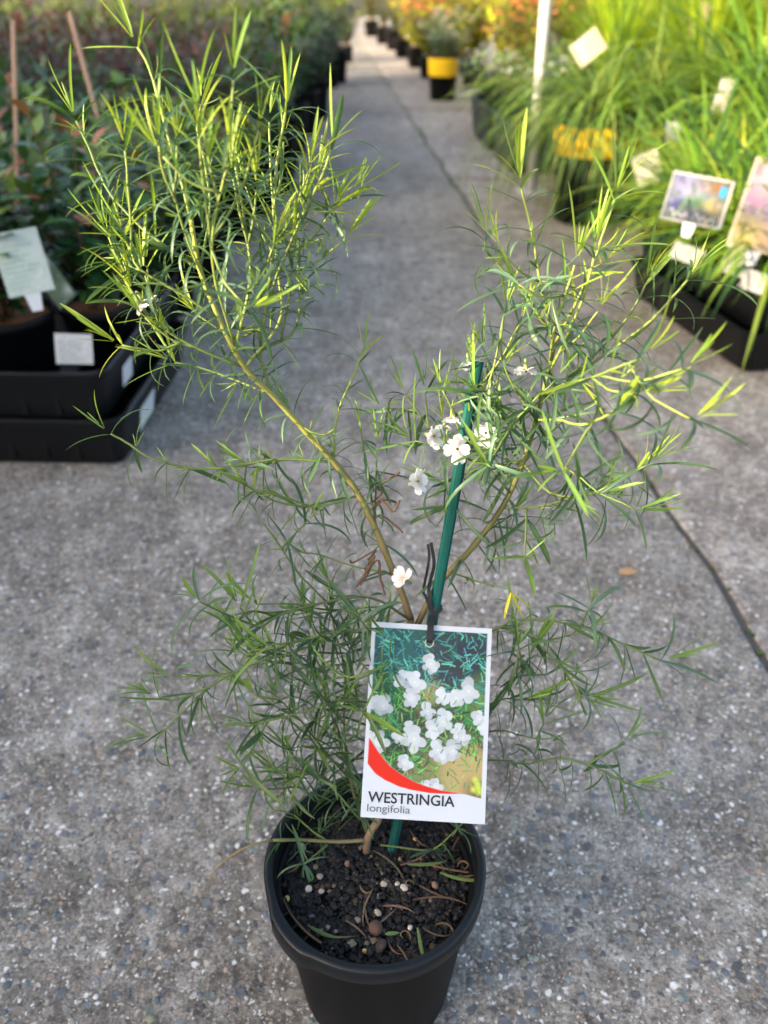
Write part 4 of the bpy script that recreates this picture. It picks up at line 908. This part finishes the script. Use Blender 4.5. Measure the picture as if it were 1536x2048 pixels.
# low twig lying out over the rim with its dry thread, and the seedling tuft
B([(733, 1680, .574), (680, 1683, .572), (600, 1680, .566), (545, 1680, .560)], .0017, .0012, (.17, .13, .07), (.10, .12, .04), leaf=(.35, 1), sp=.015, L=.026, age=.9, droop=.5, tuft=.3, tip=False)
B([(545, 1680, .560), (490, 1695, .556), (440, 1730, .562), (415, 1765, .575), (400, 1805, .590)], .0009, .0003, (.15, .13, .05), (.28, .17, .10), leaf=(2, 2), tip=False, name='dry_thread')
for (x, y, z_, tx, ty) in ((608, 1728, .552, 640, 1820), (608, 1728, .552, 660, 1790), (608, 1728, .552, 600, 1790), (608, 1728, .552, 535, 1733), (608, 1728, .552, 590, 1650), (608, 1728, .552, 650, 1700)):
    a, b_ = P(x, y, z_), P(tx, ty, z_ - .002); add_leaf('old', a, b_ - a, Vector((0, 0, 1)), (b_ - a).length)
B([(655, 1690, .568), (630, 1710, .560), (608, 1728, .552)], .0009, .0007, STEMG, STEMG, leaf=(2, 2), tip=False)
B([(760, 1690, .577), (850, 1700, .572), (880, 1690, .568), (930, 1640, .560)], .0008, .0006, STEMG, STEMG, leaf=(.45, 1), sp=.011, L=.025, age=.6, droop=.4, tuft=.2, tip=False)
# upper right crown
UR = dict(sp=.0150, L=.035, age=.4, droop=.12, tuft=.25)
B([(1108, 690, .476), (1095, 630, .470), (1078, 550, .464), (1065, 470, .458), (1042, 375, .452)], .0013, .0008, STEMG, STEMY, **UR)
B([(1100, 665, .474), (1050, 590, .470), (1005, 540, .466), (975, 505, .463), (971, 482, .462)], .0011, .0008, STEMG, STEMG, **UR)
B([(1108, 690, .476), (1150, 610, .462), (1185, 530, .450), (1212, 450, .444), (1228, 400, .440)], .0012, .0008, STEMY, STEMY, **UR)
B([(1085, 800, .494), (1180, 730, .482), (1285, 655, .470), (1335, 605, .468), (1375, 560, .466)], .0012, .0009, STEMG, STEMY, **UR)
B([(1095, 750, .486), (1130, 680, .460), (1165, 600, .442), (1180, 550, .434), (1190, 500, .428)], .0011, .0008, STEMY, STEMY, **UR)
B([(1100, 720, .480), (1110, 650, .455), (1130, 590, .440), (1150, 530, .432)], .0010, .0008, STEMY, STEMY, **UR)
B([(1130, 760, .486), (1210, 690, .478), (1265, 620, .472), (1290, 570, .468)], .0010, .0008, STEMG, STEMG, **UR)
B([(1085, 790, .490), (1130, 770, .440), (1185, 755, .400), (1235, 735, .385), (1275, 720, .378)], .0012, .0008, STEMY, STEMG, sp=.017, L=.028, age=.3, droop=.1, tuft=.2)
B([(1072, 840, .500), (1120, 840, .450), (1160, 850, .420), (1205, 835, .402), (1228, 822, .396)], .0010, .0008, STEMY, STEMY, sp=.016, L=.030, age=.4, droop=.15, tuft=.2)
B([(1045, 925, .512), (1100, 985, .506), (1170, 990, .500), (1230, 965, .496), (1275, 938, .493)], .0010, .0007, STEMG, STEMY, sp=.014, L=.027, age=.7, droop=.45, tuft=.4)
B([(1005, 1015, .526), (1070, 1015, .522), (1130, 1000, .518), (1180, 985, .515)], .0009, .0007, STEMG, STEMG, sp=.012, L=.034, age=1, droop=.7, tuft=.2)
B([(1072, 840, .500), (1020, 760, .490), (1002, 700, .482), (1005, 650, .476), (1010, 625, .474)], .0010, .0007, STEMG, STEMG, **UR)
B([(1040, 940, .514), (940, 920, .520), (870, 870, .520), (830, 815, .520), (812, 790, .520)], .0010, .0007, STEMG, STEMG, sp=.014, L=.024, age=.6, droop=.2, tuft=.35)
B([(1020, 985, .520), (930, 880, .508), (905, 820, .502), (885, 780, .499)], .0009, .0007, STEMG, STEMG, sp=.013, L=.024, age=.5, droop=.2, tuft=.35)
B([(1060, 890, .506), (1000, 830, .510), (965, 780, .512), (950, 745, .512)], .0009, .0007, STEMG, STEMG, sp=.013, L=.025, age=.6, droop=.25, tuft=.3)
B([(1045, 925, .512), (990, 930, .520), (930, 960, .520), (905, 1010, .518)], .0009, .0007, STEMG, STEMG, sp=.011, L=.034, age=1.0, droop=.7, tuft=.2)
B([(1072, 840, .500), (1110, 900, .500), (1140, 960, .500), (1150, 1000, .500)], .0009, .0007, STEMG, STEMG, sp=.011, L=.036, age=1.0, droop=.8, tuft=.1)
B([(1085, 800, .494), (1040, 830, .488), (1010, 870, .486), (990, 900, .485)], .0009, .0007, STEMG, STEMG, sp=.012, L=.032, age=1.0, droop=.6, tuft=.2)
B([(905, 1145, .543), (960, 1165, .540), (1005, 1175, .538), (1022, 1180, .537)], .0007, .0005, STEMG, STEMY, sp=.016, L=.020, age=.6, droop=.5, tuft=.2, tip=False)
for (dx, dy) in ((1065, 1215), (1045, 1235), (1005, 1240)):
    a, b_ = P(1022, 1185, .537), P(dx, dy, .535); add_leaf('yellow', a, b_ - a, Vector((0, 0, 1)), (b_ - a).length)
# lower right sprays
LR = dict(sp=.0110, L=.034, age=.9, droop=.75, tuft=.3)
B([(870, 1300, .556), (985, 1262, .548), (1030, 1240, .545), (1110, 1243, .540), (1180, 1258, .536), (1250, 1290, .532), (1322, 1322, .528)], .0010, .0007, STEMG, STEMG, leaf=(.35, 1), **LR)
B([(880, 1330, .556), (990, 1258, .552), (1050, 1268, .548), (1110, 1320, .545), (1150, 1368, .543), (1172, 1390, .542)], .0010, .0006, STEMG, STEMG, leaf=(.35, 1), **LR)
B([(1080, 1285, .547), (1140, 1270, .544), (1178, 1258, .542)], .0007, .0006, STEMG, STEMY, sp=.011, L=.018, age=.5, tuft=.3)
B([(860, 1500, .562), (985, 1462, .552), (1040, 1470, .548), (1090, 1478, .546), (1145, 1462, .545)], .0009, .0004, STEMG, STEMG, leaf=(.4, 1), sp=.016, L=.027, age=.9, droop=.8, tuft=.2, tip=False)
B([(860, 1540, .564), (985, 1520, .556), (1050, 1528, .552), (1120, 1516, .550), (1190, 1535, .548), (1255, 1568, .546)], .0010, .0007, STEMG, STEMG, leaf=(.35, 1), **LR)
B([(985, 1420, .552), (1040, 1345, .550), (1060, 1310, .548)], .0008, .0006, STEMG, STEMG, **LR)
B([(920, 1440, .560), (1000, 1400, .556), (1040, 1400, .554)], .0008, .0006, STEMG, STEMG, **LR)
# random extra twigs to fill the crowns
main = BRANCHES[:]
def fill(n, sel, up, Lr, seed, L=.030, age=.45, droop=.12, tuft=.35, spread=.75, sp=.013):
    r_ = random.Random(seed); c = 0
    while c < n:
        q, ln, T = r_.choice(main); i = r_.randrange(2, len(q) - 2); p = q[i]
        if not sel(p): continue
        ax = (q[i + 1] - q[i - 1]).normalized(); d = (ax + Vector((r_.gauss(0, spread), r_.gauss(0, spread) * .7, r_.gauss(0, spread)))).normalized()
        l_ = r_.uniform(*Lr); p1 = p + d * l_ * .45; d2 = (d + Vector((0, 0, up))).normalized(); p2 = p1 + d2 * l_ * .55
        branch([p, p1, p2], .0009, .0006, STEMG, STEMY if age < .6 else STEMG, sp=sp, L=L, age=age, droop=droop, tuft=tuft); c += 1
def pix(p):
    q = p - CAMP; zc = q.y * _cp - q.z * _sp; return 768 + FPX * q.x / zc, 1024 - FPX * (q.y * _sp + q.z * _cp) / zc
fill(26, lambda p: pix(p)[0] < 660 and 330 < pix(p)[1] < 760, .6, (.025, .055), 1)
fill(9, lambda p: pix(p)[0] > 960 and 560 < pix(p)[1] < 830, .5, (.02, .045), 2, L=.030)
fill(7, lambda p: pix(p)[0] > 980 and 830 < pix(p)[1] < 1030, -.1, (.02, .04), 3, L=.034, age=1, droop=.7, tuft=.1)
fill(15, lambda p: 460 < pix(p)[0] < 760 and 1180 < pix(p)[1] < 1480, .1, (.02, .045), 4, L=.030, age=.8, droop=.4)
fill(4, lambda p: 790 < pix(p)[0] < 980 and 780 < pix(p)[1] < 960, .4, (.015, .03), 5, L=.022, age=.5)
fill(10, lambda p: 560 < pix(p)[0] < 800 and 880 < pix(p)[1] < 1220, -.1, (.02, .05), 6, L=.028, age=.9, droop=.5, tuft=.3, spread=.9)
fill(9, lambda p: 820 < pix(p)[0] < 1040 and 800 < pix(p)[1] < 1160, -.1, (.02, .045), 7, L=.031, age=.9, droop=.55, tuft=.2, spread=.9)
fill(9, lambda p: 540 < pix(p)[0] < 720 and 1440 < pix(p)[1] < 1690, .15, (.02, .04), 8, L=.028, age=.8, droop=.4, tuft=.3, spread=.9)
fill(7, lambda p: pix(p)[0] > 985 and 1230 < pix(p)[1] < 1580, -.2, (.015, .035), 9, L=.030, age=.9, droop=.7, tuft=.2, spread=.8)
# withered leaves on the left main stem
for (x, y, tx, ty) in ((762, 1000, 800, 1000), (765, 985, 800, 945), (768, 1000, 790, 1010), (750, 1110, 720, 1170), (748, 1120, 735, 1150), (752, 1100, 700, 1120), (745, 1125, 712, 1175), (760, 1030, 805, 1065), (757, 1120, 770, 1190)):
    a, b_ = P(x, y, .532), P(tx, ty, .528); m = MB(); mid = (a + b_) / 2 + Vector((rl.gauss(0, .004), rl.gauss(0, .004), -.004))
    q = [Vector(v) for v in spline([tuple(P(735 if x < 760 else 745, y + 20, .534)), tuple(a), tuple(mid), tuple(b_)], 12)]
    tube(m, q, [.0009 * (1 - .6 * abs(i / 11 - .6)) for i in range(12)], 4, (.13, .075, .045)); m.build('withered_leaf', M['dead'], shrub)
# the leaves: the 300 that show largest are parts of their own
def show(it):
    p = it[2].translation; q = p - CAMP; return it[3] / (q.y * _cp - q.z * _sp)
vis = [it for it in LEAVES if -60 < pix(it[2].translation)[0] < 1600]
vis.sort(key=show, reverse=True)
for kind, i, m, L in vis[:300]: link('leaf', TM[(kind, i)], shrub, m)
rest = MB()
for kind, i, m, L in vis[300:]:
    V, Fc, C = TEMPL[kind][i]; A = np.array(m); k = rl.uniform(.82, 1.2); rest.add(V @ A[:3, :3].T + A[:3, 3], Fc, C * k)
tag(rest.build('small_leaves', M['leaf'], shrub), kind='stuff')
print('leaves', len(vis))
# flowers
def petal_mesh(L, w, notch):
    b = MB(); V = []; n = 6; rows_ = 6
    for i in range(rows_ + 1):
        t = i / rows_; hw = w / 2 * (.36 + .72 * math.sin(min(1, t * 1.25) * math.pi / 2)) * (1 if t < .75 else 1 - .18 * ((t - .75) / .25) ** 2)
        for j in range(n + 1):
            s = j / n * 2 - 1; edge = 1 - notch * max(0, (t - .6) / .4) * max(0, 1 - abs(s) * 2.2) - .15 * max(0, (t - .6) / .4) * abs(s) ** 3
            V.append((s * hw, t * L * edge, .0022 * t * t - .0012 * s * s + .0003 * math.sin(9 * s + 5 * t)))
    Fc = [(i * (n + 1) + j, i * (n + 1) + j + 1, (i + 1) * (n + 1) + j + 1, (i + 1) * (n + 1) + j) for i in range(rows_) for j in range(n)]
    C = [lerp((.66, .56, .48), (.82, .82, .84), min(1, (k // (n + 1)) / 3)) for k in range(len(V))]
    b.add(V, Fc, np.array(C)); return b.mesh('petal', M['petal'])
PM = [petal_mesh(.0092, .0098, .20), petal_mesh(.0086, .0078, .1), petal_mesh(.0100, .0100, .30)]
cb = MB(); lathe(cb, [(.0004, -.011), (.0012, -.0095), (.0014, -.006), (.0019, -.003), (.0022, 0), (.0013, -.001), (.0006, -.004)], 10, (.20, .26, .10)); CALYX = cb.mesh('calyx', M['stem'])
def flower(px, py, zc, yaw, tilt, roll, s=1.0, closed=0.0):
    p = P(px, py, zc); d = (CAMP - p).normalized(); m = Matrix.Translation(p) @ d.to_track_quat('Z', 'Y').to_matrix().to_4x4() @ Matrix.Rotation(R(yaw), 4, 'Y') @ Matrix.Rotation(R(tilt), 4, 'X') @ Matrix.Rotation(R(roll), 4, 'Z') @ Matrix.Scale(s * .9, 4)
    f = link('flower', CALYX, shrub, m)
    for k, (a, pm, el) in enumerate(((22, 0, 14), (-22, 0, 16), (100, 1, -4), (-100, 1, -2), (180, 2, -16))):
        link('petal', PM[pm], f, Matrix.Rotation(R(a + random.uniform(-5, 5)), 4, 'Z') @ Matrix.Translation((0, .0008, .0002 * k)) @ Matrix.Rotation(R(el + closed + random.uniform(-16, 16)), 4, 'X') @ Matrix.Rotation(R(random.uniform(-14, 14)), 4, 'Y') @ Matrix.Diagonal((random.uniform(.8, 1.05), random.uniform(.85, 1.1), 1, 1)))
flower(915, 898, .494, 5, 8, 4, 1.0); flower(972, 866, .497, -6, 10, -8, .95); flower(868, 872, .502, 42, 8, 38, .95); flower(836, 963, .510, 38, -12, 25, 1.0)
flower(806, 1156, .535, -48, -25, 60, .9); flower(905, 838, .508, 20, 70, 0, .85); flower(938, 730, .520, 30, 68, 20, .85); flower(1052, 742, .478, 15, 62, -10, .85); flower(292, 606, .452, 50, 50, 40, .9); flower(888, 855, .510, -20, 65, 10, .7)
print('objects', len(bpy.data.objects))
